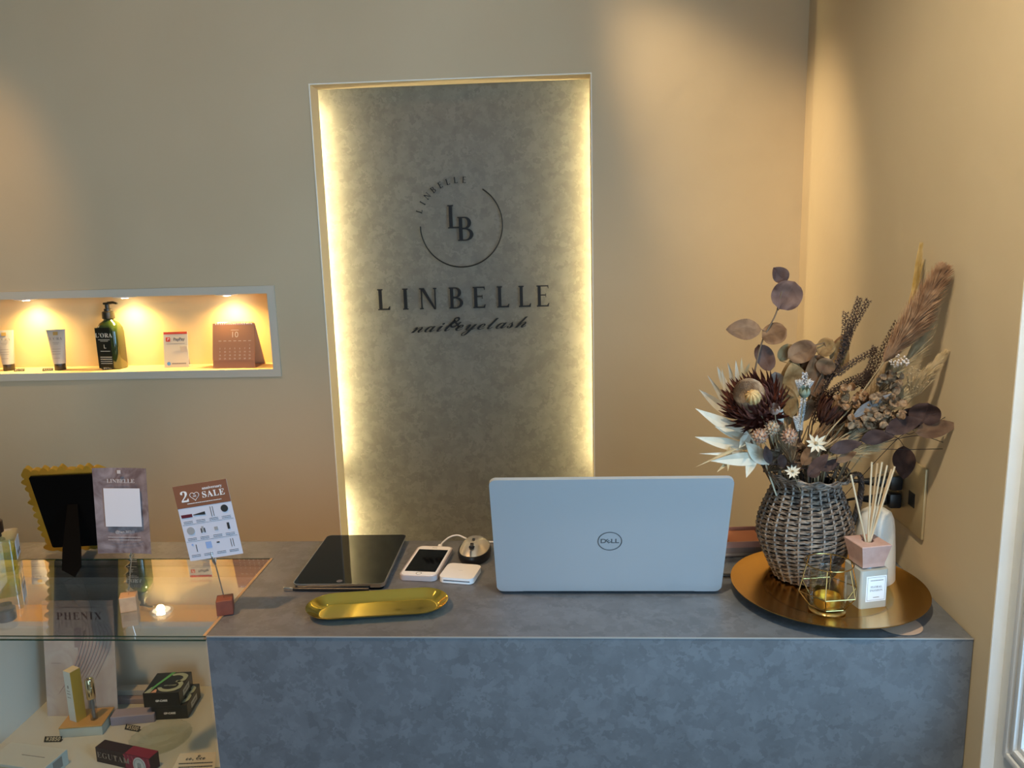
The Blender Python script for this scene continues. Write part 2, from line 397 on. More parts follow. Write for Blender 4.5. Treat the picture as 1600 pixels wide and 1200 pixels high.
for a in (50, 0, -60, -120, -178): m.tube([(cx_+cr_*math.cos(math.radians(a)), LY+.003, cz+cr_*math.sin(math.radians(a))), (cx_+cr_*math.cos(math.radians(a)), PY, cz+cr_*math.sin(math.radians(a)))], .001, 6)
m.build('ring', sign_black, lg, world=True)
for k, ch in enumerate('LINBELLE'):
    a = math.radians((160, 149, 138, 127, 116, 105.5, 95, 84)[k]); r = cr_+.008
    letter_obj(ch, cx_+r*math.cos(a), cz+r*math.sin(a), .0165, rot=a-PI/2, d=.003, parent=lg, center=True)
p = aty(702, 357, LY); letter_obj('L', p.x-.003, p.z, .0635, parent=lg)
p = aty(716.5, 376.5, LY); letter_obj('B', p.x-.001, p.z, .0655, parent=lg)
m = MB(); p = aty(726, 506, LY)
for k, (wd, sz, dx, dz) in enumerate((('nail', .052, -.098, -.006), ('&', .044, -.030, .003), ('eyelash', .052, .072, -.001))):
    m.text(script(wd), sz, T(p.x+dx, LY+.004, p.z+dz) @ Matrix.Rotation(-.03, 4, 'Y') @ UPR @ Matrix.Diagonal((1.22, 1, 1, 1)), ext=.004, offset=-.0001, space=1.0, shear=.35)
m.build('script_line', sign_black, lg, smooth=False, world=True)

# ------------------------------------------------------------------ counter and display case
CX0, CX1, CYF, CT = -.584, .6245, -.408, .95
ct = thing('reception_counter', 'long reception counter in mottled blue-grey laminate under the white laptop', 'counter', (0, -.2, 0))
m = MB(); m.box(((CX0+CX1)/2, CYF/2, CT/2-.0005), (CX1-CX0, -CYF-.001, CT-.001)); m.build('counter_body', counter_m, ct, world=True, smooth=False)
m = MB(); 
m = MB(); m.span((CX0+.0005, CYF-.0008, CT-.0022), (CX1, CYF+.0006, CT+.0002)); m.build('front_edging', mat('edging', (.30, .27, .24), .4), ct, world=True, smooth=False)
dc = thing('display_case', 'glass topped display case holding cosmetics, left of the blue-grey counter', 'display case', (-.85, -.2, 0))
SZ, CL = .62, -1.113
m = MB(); m.span((-1.9, -.0932, .91), (CX0-.0001, -.0008, CT-.001)); m.build('back_ledge', counter_m, dc, world=True, smooth=False)
m = MB(); m.span((-1.9, -.016, 0), (CX0-.001, -.002, .909)); m.build('back_panel', case_in, dc, world=True, smooth=False)
m = MB(); m.span((CL-.02, -.398, SZ), (CL, -.0165, .938)); m.build('side_panel', case_in, dc, world=True, smooth=False)
m = MB(); m.span((CX0-.004, -.40, 0), (CX0-.001, -.0165, .938)); m.build('side_panel', case_in, dc, world=True, smooth=False)
m = MB(); m.span((-1.9, -.392, SZ-.012), (CX0-.005, -.0165, SZ)); m.build('shelf', case_sh, dc, world=True, smooth=False)
m = MB(); m.span((-1.9, -.392, 0), (CX0-.005, -.0165, .25)); m.build('plinth', case_in, dc, world=True, smooth=False)
m = MB(); m.span((-1.9, CYF+.0005, CT-.0085), (CX0-.0012, -.0936, CT-.0005)); m.build('top_glass', topglass, dc, world=True, smooth=False)
m = MB(); m.span((-1.9, CYF-.0012, CT-.0087), (CX0-.0012, CYF+.0004, CT-.0068)); m.span((-1.9, CYF-.0012, CT-.0018), (CX0-.0012, CYF+.0004, CT-.0004)); m.span((-1.9, -.0938, CT-.003), (CX0-.0012, -.0930, CT+.0002))
m.build('glass_edge', glassedge, dc, world=True, smooth=False)
m = MB(); m.span((-1.9, -.4062, .2505), (CX0-.005, -.4002, .941)); m.build('front_glass', frontglass, dc, world=True, smooth=False)
m = MB(); m.span((CX0-.009, -.40, .938), (CX0-.001, -.0935, .9412)); m.span((CX0-.006, CYF+.0003, CT-.0012), (CX0-.0008, -.0935, CT+.0004)); m.build('edge_strip', wood_tan, dc, world=True, smooth=False)

# ------------------------------------------------------------------ niche lamps
def puck(x):
    p = thing('puck_light', '', 'light', (x, WY+.06, NZ1), 0, 'puck lights under the niche top')
    MB().lathe([(.0, -.0005), (.034, -.0005), (.034, -.004), (.029, -.0065), (.026, -.0055)], 40).build('lamp_ring', white_m, p)
    MB().lathe([(.026, -.0055), (.02, -.0075), (0, -.0078)], 40).build('lens', emis_ring, p)
    MB().lathe([(.010, -.0078), (.009, -.0088), (0, -.009)], 24).build('bulb', emis_puck, p)
    return p
emis_puck = emis('puck_lens', (1, .88, .66), 60); emis_ring = emis('puck_ring', (1, .80, .52), 2.2)
pos = [aty(x, 465, WY+.06).x for x in (40, 195, 355)]+[-1.93]
for x, lb in zip(pos, ('round puck light glowing under the niche top between the two cream tubes', 'round puck light glowing under the niche top above the pump bottle', 'round puck light glowing under the niche top above the copper calendar', None)):
    if lb is None: continue
    p = puck(x); p['label'] = lb
for x in pos:
    l = lamp('puck_glow', 'SPOT', (x, WY+.055, NZ1-.012), (x, WY+.060, 0), 6.0, (1, .67, .24), spot=150, blend=1, radius=.012)
# ceiling downlight fittings
for k, (x, y, *_r) in enumerate(SPOTS):
    p = thing('ceiling_light', 'recessed round ceiling downlight ' + ('over the niche at far left', 'over the staff side behind the laptop', 'over the display case', 'over the customer side by the door', 'over the customer side at left', 'above the front edge of the counter', 'added as unseen warm fill for the upper back wall')[k], 'ceiling light', (x, y, CH), 0, 'recessed ceiling downlights')
    MB().lathe([(.05, -.0), (.05, -.006), (.042, -.008), (.036, -.001)], 32).build('lamp_ring', white_m, p)
    MB().lathe([(.036, -.002), (0, -.002)], 32).build('lens', emis('lens', (1, .8, .5), 8) if 'lens' not in MATS else MATS['lens'], p)
# ------------------------------------------------------------------ things on the counter
def card_text_lines(m, rows, x0, x1, th, M_, y=-.0004):
    """rows of unreadable small print as thin dashes"""
    rnd = random.Random(3)
    for z in rows:
        x = x0
        while x < x1-.001:
            l = min(rnd.uniform(.001, .004), x1-x); m.box((x+l/2, y, z), (l*.8, .0002, th), M_); x += l
# laptop, screen towards the staff side
def laptop():
    t = thing('laptop', 'open white laptop with its lid back and round maker logo towards us', 'laptop', (.0755, -.2565, CT))
    W, L = .392, .248; a = math.radians(20.5)
    m = MB(); m.prism(rrect(W, .255, .012), .004, .017, T(0, .1275+.004, 0))
    m.build('base', silver_m, t)
    for x in (-.15, .15):
        for y in (.02, .23): MB().lathe([(0, 0), (.007, 0), (.006, .0045), (0, .0045)], 16, T(x, y, 0)).build('rubber_foot', black_m, t)
    LM = T(0, .004, .0075) @ Matrix.Rotation(a, 4, 'X')      # lid frame: local z up the lid, local -y towards the camera
    b = bmesh.new(); bmesh.ops.create_cube(b, size=1)
    m = MB(); m.prism(rrect(W, L, .011, 7), -.0035, .0035, LM @ T(0, 0, L/2) @ UPR)
    bmesh.ops.bevel(m.bm, geom=[e for e in m.bm.edges if len(e.link_faces) == 2 and e.calc_face_angle(0) > 1.2], offset=.0016, segments=3, affect='EDGES')
    m.build('lid', silver_m, t); b.free()
    m = MB(); m.prism(rrect(W-.012, L-.016, .006), -.0042, -.0036, LM @ T(0, .0, L/2) @ Matrix.Rotation(-PI/2, 4, 'X') @ T(0, 0, 0) @ Matrix.Rotation(PI, 4, 'X') @ Matrix.Rotation(0, 4, 'Z'))
    m.build('screen', blackgloss, t)
    m = MB(); m.tube([(-.15, .006, .0085), (.15, .006, .0085)], .005, 12); m.build('hinge', darkgrey, t)
    m = MB(); F = LM @ T(.0010, -.0037, .1165) @ UPR
    N = 48
    for r0, r1 in ((.0190, .0206),):
        o_ = [(r1*math.cos(2*PI*k/N), r1*math.sin(2*PI*k/N)) for k in range(N)]; i_ = [(r0*math.cos(2*PI*k/N), r0*math.sin(2*PI*k/N)) for k in range(N)]
        v = [F @ Vector((x, y, .0004)) for x, y in o_+i_]
        m.add(v, [(k, (k+1) % N, N+(k+1) % N, N+k) for k in range(N)])
    lm = mat('logo_grey', (.16, .17, .18), .35, .6)
    m.text('D', .0128, F @ T(-.0108, 0, 0) @ Matrix.Diagonal((1.12, 1, 1, 1)), ext=.0004, offset=.00025)
    m.text('E', .0120, F @ T(-.0026, -.0002, 0) @ Matrix.Rotation(math.radians(36), 4, 'Z'), ext=.0004, offset=.00025)
    m.text('LL', .0128, F @ T(.0083, 0, 0) @ Matrix.Diagonal((1.12, 1, 1, 1)), ext=.0004, offset=.00025)
    m.build('logo', lm, t, smooth=False)
laptop()

def tablet():
    t = thing('tablet', 'black tablet lying face up on its dark folded cover, left on the counter', 'tablet', (-.4135, -.118, CT), math.radians(.6))
    m = MB(); m.prism(rrect(.163, .236, .008), 0, .0045); m.build('cover', blackmatte, t)
    m = MB(); m.prism(rrect(.1695, .240, .011, 8), .0045, .0118)
    bmesh.ops.bevel(m.bm, geom=[e for e in m.bm.edges if e.calc_face_angle(0) > 1.2], offset=.0012, segments=2, affect='EDGES'); m.build('shell', chrome, t)
    m = MB(); m.prism(rrect(.167, .2375, .010, 8), .0116, .01195); m.build('screen', blackgloss, t)
    m = MB(); m.lathe([(0, 0), (.0055, 0), (.0055, .0002), (0, .0002)], 20, T(0, -.108, .01196)); m.build('home_button', darkgrey, t)
    st = thing('stylus', 'slim black stylus with silver end lying under the near edge of the tablet', 'stylus', (-.512, -.2415, CT))
    p0, d = Vector((-.512, -.2412, CT+.0036)), Vector((1, -.012, 0)).normalized()
    MB().tube([p0, p0+d*.001, p0+d*.0175], [.0026, .0034, .0034], 12).build('silver_end', chrome, st, world=True)
    MB().tube([p0+d*.0175, p0+d*.158], .0034, 12).build('barrel', black_m, st, world=True)
tablet()

def smartphone():
    t = thing('smartphone', 'white smartphone with black screen face up, charging cable plugged in', 'phone', (-.2665, -.128, CT), math.radians(-5.5))
    m = MB(); m.prism(rrect(.072, .145, .012, 7), 0, .0095); bmesh.ops.bevel(m.bm, geom=[e for e in m.bm.edges if e.calc_face_angle(0) > 1.2], offset=.0022, segments=3, affect='EDGES'); m.build('case', mat('case_pinkgrey', (.45, .39, .38), .5), t)
    m = MB(); m.prism(rrect(.0665, .139, .010, 7), .0092, .0101); m.build('front_bezel', white_m, t)
    m = MB(); m.prism(rrect(.0595, .105, .001, 2), .0100, .0103); m.build('screen', blackgloss, t)
    m = MB(); m.lathe([(0.0045, 0), (.0056, 0), (.0056, .0002), (.0045, .0002)], 24, T(0, -.061, .0101), closed=True); m.build('home_button', chrome, t)
    m = MB(); m.box((0, .062, .01015), (.010, .0012, .0003)); m.build('speaker_slot', darkgrey, t)
    c = thing('charging_cable', 'white charging cable curving from the smartphone behind the mouse', 'cable', (-.259, -.055, CT))
    m = MB(); m.box((-.2530, -.0475, CT+.0055), (.0085, .014, .0058), bev=.0016); m.build('plug', white_m, c, world=True)
    m = MB(); m.tube(spline([(-.2525, -.042, CT+.0055), (-.249, -.025, CT+.0065), (-.238, -.008, CT+.010), (-.222, -.0035, CT+.012), (-.205, -.006, CT+.006), (-.19, -.012, CT+.002), (-.15, -.016, CT+.002), (-.08, -.02, CT+.002)], 6), .0017, 8); m.build('cord', white_m, c, world=True)
smartphone()

def card_reader():
    t = thing('card_reader', 'small white square card reader lying beside the smartphone', 'card reader', (-.1950, -.1790, CT), math.radians(-10))
    m = MB(); m.prism(rrect(.066, .066, .011, 7), 0, .0105); bmesh.ops.bevel(m.bm, geom=[e for e in m.bm.edges if e.calc_face_angle(0) > 1.2], offset=.0025, segments=3, affect='EDGES'); m.build('body', white_m, t)
    m = MB(); m.box((.002, -.0331, .0052), (.050, .0012, .0016)); m.build('card_slot', darkgrey, t)
    m = MB(); m.box((0, .002, .01055), (.008, .0008, .0002)); m.build('status_mark', mat('pale_grey', (.5, .5, .5), .5), t)
card_reader()

def mouse():
    t = thing('computer_mouse', 'champagne silver wireless mouse with black sides beside the laptop', 'mouse', (-.178, -.085, CT), math.radians(-4))
    def shell(zs, x0, y0, h, top=True):
        m = MB(); nu, nv = 18, 28; vs = []
        for j in range(nv+1):
            th = 2*PI*j/nv
            row = []
            for i in range(nu+1):
                rr = i/nu; ex = .62
                c, s_ = math.cos(th), math.sin(th)
                x = x0*rr*math.copysign(abs(c)**.85, c); y = y0*rr*math.copysign(abs(s_)**.85, s_)
                z = zs+h*(1-rr**2.6)*(1-.28*max(0, -y/y0)**1.5) if top else zs
                row.append((x*(1+.06*y/y0), y, z))
            vs += row
        f = []
        for j in range(nv):
            for i in range(nu):
                a = j*(nu+1)+i; b = (j+1)*(nu+1)+i
                f.append((a, a+1, b+1, b))
        m.add(vs, f); bmesh.ops.remove_doubles(m.bm, verts=m.bm.verts[:], dist=1e-6); return m
    m = MB(); prof = [(0, 0), (.94, 0), (1.0, .006), (1.03, .013), (.99, .018), (0, .019)]
    m.lathe(prof, 48); 
    for v in m.bm.verts:
        v.co.x *= .0315; v.co.y *= .0505
    m.build('base', black_m, t)
    shell(.0165, .0300, .0485, .0215).build('top_shell', mat('champagne', (.72, .66, .56), .25, .75), t)
    m = MB(); m.tube([(-.0028, -.026, .0318), (.0028, -.026, .0318)], .0062, 20); m.build('scroll_wheel', black_m, t)
    m = MB(); m.prism(rrect(.0105, .022, .005),   .0325, .0338, T(0, -.0255, -.0018)); m.build('wheel_slot', black_m, t)
    m = MB(); m.prism(rrect(.0055, .009, .0025),   .0362, .0386, T(0, -.007, 0)); m.build('button', black_m, t)
    m = MB(); m.span((-.0003, -.0482, .018), (.0003, -.036, .0295)); m.build('seam', darkgrey, t)
mouse()

def gold_tray():
    t_ = thing('oval_tray', 'shiny gold stadium-shaped tray at the front edge of the counter', 'tray', (-.3215, -.3165, CT), math.radians(8.0))
    def stad(hx, r, n=20):
        return [(hx+r*math.cos(a), r*math.sin(a)) for a in [-PI/2+PI*k/n for k in range(n+1)]]+[(-hx+r*math.cos(a), r*math.sin(a)) for a in [PI/2+PI*k/n for k in range(n+1)]]
    m = MB(); rings = []
    for r, z in ((.0, 0), (.026, 0), (.029, .0006), (.0335, .0035), (.0430, .0095), (.0472, .0128), (.0482, .0132), (.0480, .0122), (.0440, .0085), (.0345, .0025), (.029, -.0003)):
        rings.append([m.bm.verts.new((x, y, z+.0012)) for x, y in stad(.073, max(r, .0005))])
    n = len(rings[0])
    for A, B in zip(rings, rings[1:]):
        for k in range(n): m.bm.faces.new((A[k], A[(k+1) % n], B[(k+1) % n], B[k]))
    m.bm.faces.new(rings[0]); m.bm.faces.new(rings[-1])
    m.build('tray_body', mat('tray_gold', (.85, .62, .12), .10, 1), t_, angle=60)
gold_tray()

def memo_box():
    t = thing('memo_box', 'small pink and brown box of orange note paper beside the laptop', 'box', (.349, -.055, CT), math.radians(4))
    m = MB(); m.span((-.042, -.035, .0), (.042, .035, .018)); m.build('tray_base', mat('taupe', (.32, .22, .18), .6), t, smooth=False)
    m = MB(); m.span((-.043, -.036, .002), (.043, .036, .0065)); m.build('pale_band', mat('pale_band', (.50, .38, .30), .6), t, smooth=False)
    m = MB(); w_ = .002
    for a, b in (((-.042, -.035, .018), (.042, -.033, .030)), ((-.042, .033, .018), (.042, .035, .034)), ((.040, -.033, .018), (.042, .033, .034)), ((-.042, -.033, .018), (-.040, .033, .034))): m.span(a, b)
    m.build('box_wall', mat('pink_wall', (.62, .30, .22), .4), t, smooth=False)
    for k, (a, o_) in enumerate(((.0, 0), (.12, .004), (.25, .008))):
        m = MB(); m.span((-.036+o_, -.030, .0185+.003*k), (.034, .028, .0205+.003*k), M=T(0, 0, 0) @ R3(rx=.06*k)); m.build('note_stack', mat('orange_paper', (.80, .28, .12), .7), t, smooth=False)
memo_box()
m = MB(); m.tube(spline([(.22, -.15, CT+.0045), (.262, -.180, CT+.0045), (.30, -.188, CT+.0045), (.345, -.182, CT+.0045), (.40, -.12, CT+.0045), (.455, -.05, CT+.0045), (.50, -.02, CT+.006)], 8), .0035, 8)
o = m.build('charger_cable', black_m, loc=(.3, -.188, CT)); tag(o, 'black laptop power cord running along the counter behind the gold charger', 'cable')
m = MB(); m.tube(spline([(.372, -.040, CT+.003), (.374, -.018, CT+.003), (.371, -.004, CT+.006), (.368, .006, CT-.01), (.366, .010, CT-.12)], 6), .003, 8); m.tube([(.3735, -.022, CT+.004), (.371, -.003, CT+.0075)], .0045, 8)
o = m.build('cable_end', black_m, loc=(.372, -.02, CT)); tag(o, 'thin black cable dropping over the back edge of the counter by the wicker jug', 'cable')

# gold charger with everything that stands on it
PX_, PYc, PR = .4505, -.2600, .1605
PZ = CT+.0075
m = MB(); m.lathe([(0, .0055), (.094, .0055), (.099, .0065), (.104, .0105), (.108, .0112), (.150, .0185), (.1585, .0205), (.1605, .0212), (.1603, .0198), (.150, .0165), (.108, .0085), (.104, .0072), (.099, .0022), (.094, 0), (0, 0)], 96)
for v in m.bm.verts: v.co += Vector((0, 0, 0))
o = m.build('charger_plate', plategold); o.location = (PX_, PYc, CT+.0012); tag(o, 'large round gold charger plate carrying the wicker jug and diffuser', 'plate')
PZ = CT+.0012+.0056
m = MB(); m.lathe([(0, 0), (.0345, 0), (.035, .0009), (0, .0010)], 48); o = m.build('coaster', mat('tan_cork', (.42, .29, .21), .7)); o.location = (.5290, -.3660, CT+.0001); tag(o, 'thin round tan coaster showing under the front of the gold charger', 'coaster')

def reed_diffuser():
    t = thing('reed_diffuser', 'square grey glass reed diffuser with pink wooden collar on the charger', 'diffuser', (.5005, -.2965, PZ), math.radians(13))
    m = MB(); m.prism(rrect(.050, .050, .005, 5), 0, .066); 
    bmesh.ops.bevel(m.bm, geom=[e for e in m.bm.edges if e.calc_face_angle(0) > 1.2], offset=.003, segments=3, affect='EDGES')
    m.build('bottle', mat('frost_grey', (.42, .42, .38), .25, spec=.6), t)
    m = MB(); m.lathe([(.015, .064), (.015, .070)], 24); m.build('neck', chrome, t)
    b = MB(); z0, z1 = .069, .108
    lo_, mid, hi_ = .0195, .0200, .0265
    v = []
    for h, z in ((lo_, z0), (mid, z0+.007), (hi_, z1-.001), (hi_-.001, z1)): v += [(-h, -h, z), (h, -h, z), (h, h, z), (-h, h, z)]
    f = [(3, 2, 1, 0)]+[(4*i+k, 4*i+(k+1) % 4, 4*i+4+(k+1) % 4, 4*i+4+k) for i in range(3) for k in range(4)]
    b.add(v, f)
    N = 16; o_ = [b.bm.verts.new((.0095*math.cos(PI/4+2*PI*k/N+PI), .0095*math.sin(PI/4+2*PI*k/N+PI), z1)) for k in range(N)]
    i_ = [b.bm.verts.new((.0095*math.cos(PI/4+2*PI*k/N+PI), .0095*math.sin(PI/4+2*PI*k/N+PI), z1-.015)) for k in range(N)]
    b.bm.verts.ensure_lookup_table(); top = b.bm.verts[12:16]
    for k in range(N): b.bm.faces.new((o_[k], o_[(k+1) % N], i_[(k+1) % N], i_[k]))
    b.bm.faces.new(i_)
    for c in range(4):
        for k in range(4): b.bm.faces.new((top[c], o_[(c*4+k) % N], o_[(c*4+k+1) % N]))
        b.bm.faces.new((top[c], o_[(c*4+4) % N], top[(c+1) % 4]))
    b.build('collar', mat('pink_wood', (.46, .28, .23), .65, col2=(.52, .33, .28), scale=60), t, smooth=False)
    m = MB(); m.box((.003, -.0253, .034), (.036, .0005, .044)); lab = m.build('label', mat('label_white', (.80, .84, .88), .6), t, smooth=False)
    m = MB(); y = -.0257
    for a, b_ in (((-.013, .014), (.019, .0145)), ((-.013, .0535), (.019, .054)), ((-.013, .014), (-.0125, .054)), ((.0185, .014), (.019, .054))): m.span((a[0], y, a[1]), (b_[0], y+.0002, b_[1]))
    m.text(bold('FLORAL'), .0052, T(.003, y, .037) @ UPR, ext=.0002, offset=-.00005); m.text(bold('PASSION'), .0052, T(.003, y, .031) @ UPR, ext=.0002, offset=-.00005)
    card_text_lines(m, (.0485,), -.008, .015, .0012, I4, y); card_text_lines(m, (.019,), -.002, .009, .0012, I4, y)
    m.build('label_print', inkgrey, lab, smooth=False)
    rnd = random.Random(5)
    tops = [(1329.5, 742, -.305), (1362, 722, -.30), (1371, 724, -.29), (1378, 722, -.30), (1386, 727, -.285), (1398, 729, -.29), (1393, 733, -.282)]
    for k, (x, y_, Y) in enumerate(tops):
        pt = aty(x, y_, Y); d = (pt-Vector((.5005, -.2965, PZ+.1)))
        base = Vector((.5005+d.x*.05, -.2965+d.y*.05-.001, PZ+.085)) - Vector((d.x, d.y, 0))*.10
        m = MB(); m.tube([base, pt], .00165, 8); m.build('reed', mat('reed_wood', (.60, .45, .28), .7), t, world=True)
reed_diffuser()

def white_vase():
    m = MB(); m.lathe([(0, 0), (.0350, 0), (.0365, .002), (.0365, .005), (.0340, .06), (.0312, .100), (.0290, .117), (.0240, .1285), (.014, .135), (0, .1365)], 48)
    o = m.build('white_diffuser', mat('porcelain', (.66, .63, .57), .30, subsurf=0)); o.location = (.5440, -.2160, PZ); tag(o, 'smooth cream white round-topped cone behind the reed diffuser', 'ornament')
white_vase()

def tealight_holder():
    t = thing('tealight_holder', 'gold wire cage tealight holder with clear glass cup on the charger', 'candle holder', (.4285, -.3300, PZ), math.radians(8))
    r = .0010; cage = mat('cage_brass', (.50, .34, .13), .25, 1)
    m = MB(); m.lathe([(0, .0), (.026, 0), (.0285, .0015), (.0290, .0035), (.027, .0058), (.024, .0065), (0, .0065)], 40); m.build('base_disc', brass, t)
    m = MB(); N = 6
    ring = lambda R, z, o_=0: [Vector((R*math.cos(2*PI*(k+o_)/N), R*math.sin(2*PI*(k+o_)/N), z)) for k in range(N)]
    A, B, D = ring(.0300, .012), ring(.0490, .038), [Vector((.0375*math.cos(2*PI*k/48), .0375*math.sin(2*PI*k/48), .0835)) for k in range(48)]
    for k in range(N):
        m.tube([A[k], A[(k+1) % N]], r, 8); m.tube([B[k], B[(k+1) % N]], r, 8); m.tube([A[k], B[k]], r, 8); m.tube([B[k], D[k*8]], r, 8)
    m.build('wire_cage', cage, t)
    m = MB(); m.tube(D, r*1.1, 8, closed=True); m.build('top_ring', cage, t)
    m = MB(); m.lathe([(.0, .0075), (.020, .0075), (.026, .010), (.0285, .016), (.0290, .026), (.0285, .066), (.0290, .0705), (.0278, .0705), (.0272, .066), (.0276, .026), (.0270, .017), (.024, .012), (.0, .010)], 40); m.build('glass_cup', glass('cup_glass', (.97, .98, .97), 1.2), t)
    m = MB(); m.lathe([(0, .0105), (.0205, .0105), (.0210, .012), (.0210, .027), (.0200, .0275), (.0195, .0200), (0, .0195)], 36); m.build('tealight', mat('tealight_gold', (.75, .50, .13), .3, 1), t)
tealight_holder()

# ------------------------------------------------------------------ socket plate on the right wall
def socket():
    X = XR-.0005
    t = thing('wall_socket', 'brass wall socket plate with black port on the right wall', 'socket', (X, -.154, 1.097), 0)
    m = MB(); m.span((X-.005, -.220, 1.034), (X, -.088, 1.162), bev=.0015); m.build('cover_plate', mat('socket_brass', (.50, .39, .22), .38, .45), t, world=True)
    m = MB(); m.span((X-.006, -.186, 1.080), (X-.0045, -.162, 1.106)); m.build('port', black_m, t, world=True, smooth=False)
    for k, (z, lb, path) in enumerate(((1.1095, 'upper black plug pushed into the brass wall socket with a thick cord', [(.556, -.112, 1.107), (.535, -.105, 1.1060), (.515, -.10, 1.100), (.500, -.09, 1.085), (.480, -.06, 1.06), (.46, -.03, 1.0), (.45, -.012, .962)]),
            (1.0755, 'lower black plug in the brass wall socket beneath the thick cord', [(.556, -.114, 1.074), (.54, -.11, 1.072), (.52, -.10, 1.062), (.50, -.085, 1.048), (.48, -.06, 1.02), (.47, -.03, .98), (.46, -.012, .958)]))):
        p = thing('power_plug', lb, 'plug', (X-.03, -.122, z), 0, 'plugs in the wall socket')
        m = MB(); m.span((X-.028, -.137, z-.014), (X-.0055, -.107, z+.014), bev=.004); m.tube([(X-.030, -.122, z), (X-.050, -.118, z-.001), (X-.071, -.113, z-.002)], [.0115, .0085, .0050], 12); m.build('plug_body', black_m, p, world=True)
        m = MB(); m.tube(spline(path, 6), .0038 if k == 0 else .0025, 8); m.build('cord', black_m, p, world=True)
socket()
m = MB(); m.tube(spline([(.620, -.120, 1.121), (.60, -.150, 1.133), (.585, -.150, 1.138), (.568, -.145, 1.128), (.562, -.14, 1.112)], 6), .0016, 8)
o = m.build('wire_loop', mat('wire_tan', (.25, .19, .10), .5), loc=(.59, -.145, 1.13)); tag(o, 'thin brown wire loop above the upper plug behind the reeds', 'wire')

# ------------------------------------------------------------------ things on the display case
GT = CT-.0003
def perfume():
    t = thing('diffuser_bottle', 'square glass bottle of yellow-green liquid at the left photo edge', 'bottle', (-1.118, -.150, GT), math.radians(28))
    m = MB(); m.prism(rrect(.074, .074, .010, 5), 0, .072); bmesh.ops.bevel(m.bm, geom=[e for e in m.bm.edges if e.calc_face_angle(0) > 1.2], offset=.003, segments=2, affect='EDGES'); m.build('bottle', glass('bottle_glass', (.93, .95, .90), 1.3), t)
    m = MB(); m.prism(rrect(.064, .064, .007, 5), .006, .046); m.build('liquid', glass('liquid', (.72, .74, .18), 1.0, 1.33), t)
    m = MB(); m.box((.0373, -.002, .045), (.0006, .046, .038)); lb = m.build('label', mat('label_blue', (.55, .62, .72), .6), t, smooth=False)
    m = MB(); m.box((.0378, -.008, .036), (.0003, .014, .008)); m.box((.0378, .010, .036), (.0003, .010, .008)); m.build('label_print', inkgrey, lb, smooth=False)
    m = MB(); m.lathe([(.013, .071), (.013, .080), (.018, .080), (.018, .102), (.016, .104), (0, .104)], 28); m.build('stopper', mat('stopper_brown', (.03, .015, .01), .4), t)
perfume()

def photo_frame():
    a = math.radians(-17)
    t = thing('photo_frame', 'ornate gold photo frame seen from its black easel back', 'photo frame', (-.9985, -.052, GT), math.radians(7))
    Fm = T(0, 0, .004) @ Matrix.Rotation(-a, 4, 'X')
    Wf, Hf = .150, .196
    def outline():
        pts = []; amp = (.0, .005, .002, -.002, .006, .001, .004)
        def side(p, q, n, nrm):
            for k in range(n):
                for s_ in (0, .2, .4, .6, .8):
                    u = (k+s_)/n; am = .0040*abs(math.sin(PI*u*n))+amp[k % 7]*math.sin(PI*s_)
                    pts.append((p[0]+(q[0]-p[0])*u+nrm[0]*am, p[1]+(q[1]-p[1])*u+nrm[1]*am))
        x, z = Wf/2, Hf
        side((-x, 0), (x, 0), 9, (0, -.4)); side((x, 0), (x, z), 12, (1, 0)); side((x, z), (-x, z), 9, (0, 1)); side((-x, z), (-x, 0), 12, (-1, 0)); return pts
    m = MB(); m.prism(outline(), -.011, .0, Fm @ UPR @ T(0, 0, -.002))
    m.build('frame_moulding', mat('frame_gold', (.72, .45, .07), .28, .9), t, angle=25)
    m = MB(); m.prism(rrect(.128, .176, .004, 3, 0, .098), 0, .0035, Fm @ UPR @ T(0, 0, -.0018)); m.build('backing_board', blackmatte, t, smooth=False)
    m = MB(); lg_ = [(-.010, .120), (.012, .120), (.020, 0), (.018, -.035), (-.006, -.024), (-.012, 0)]
    top = Fm @ Vector((.004, -.0035, .118)); foot = Vector((.030, -.135, .001))
    tx = Vector((1, 0, 0)); ax = (foot-top); L = ax.length; ax.normalize(); nn = tx.cross(ax).normalized()
    P = []
    for u, w_, e_ in ((0, .010, 0), (.45, .018, 0), (.88, .0195, 0), (1.0, .002, .013)):
        pass
    pl_ = [(-.010, 0), (.010, 0), (.0185, .62), (.0195, .86), (.0075, 1.0), (-.0165, .90), (-.0165, .62)]
    v = [top+tx*x+ax*L*u for x, u in pl_]; v2 = [q+nn*.003 for q in v]; n = len(v)
    m.add(v+v2, [tuple(range(n))[::-1], tuple(range(n, 2*n))]+[(i, (i+1) % n, n+(i+1) % n, n+i) for i in range(n)])
    m.build('easel_leg', blackmatte, t, smooth=False)
photo_frame()

def clip_holder(label, base, rz, wood, clip_at, name='card_clip_holder'):
    t = thing(name, label, 'card holder', (base[0], base[1], base[2]), rz, 'card clip holders on wooden cubes')
    m = MB(); m.box((0, 0, .0135), (.027, .027, .027), bev=.0008, seg=1); m.build('wooden_cube', wood, t, smooth=False)
    top = Vector(base)+Vector((0, 0, .027)); cp = Vector(clip_at)
    m = MB(); m.tube([top-Vector((0, 0, .005)), top*.3+cp*.7, cp], .0011, 8); m.build('wire', chrome, t, world=True)
    u = (cp-top).normalized(); m = MB(); s_ = Vector((0, 1, 0)).cross(u).normalized()
    for sg, off in ((-1, .0028), (1, .0028)):
        q = Vector((0, off*sg, 0)); m.tube([cp-u*.002, cp+u*.006+q*1.3, cp+u*.016+q*.9, cp+u*.026+q*.25], [.0019, .0024, .0019, .0008], 8)
    m.build('clip', chrome, t, world=True); return t
c1 = aty(205.5, 872, -.318); c2 = aty(336, 880, -.335)
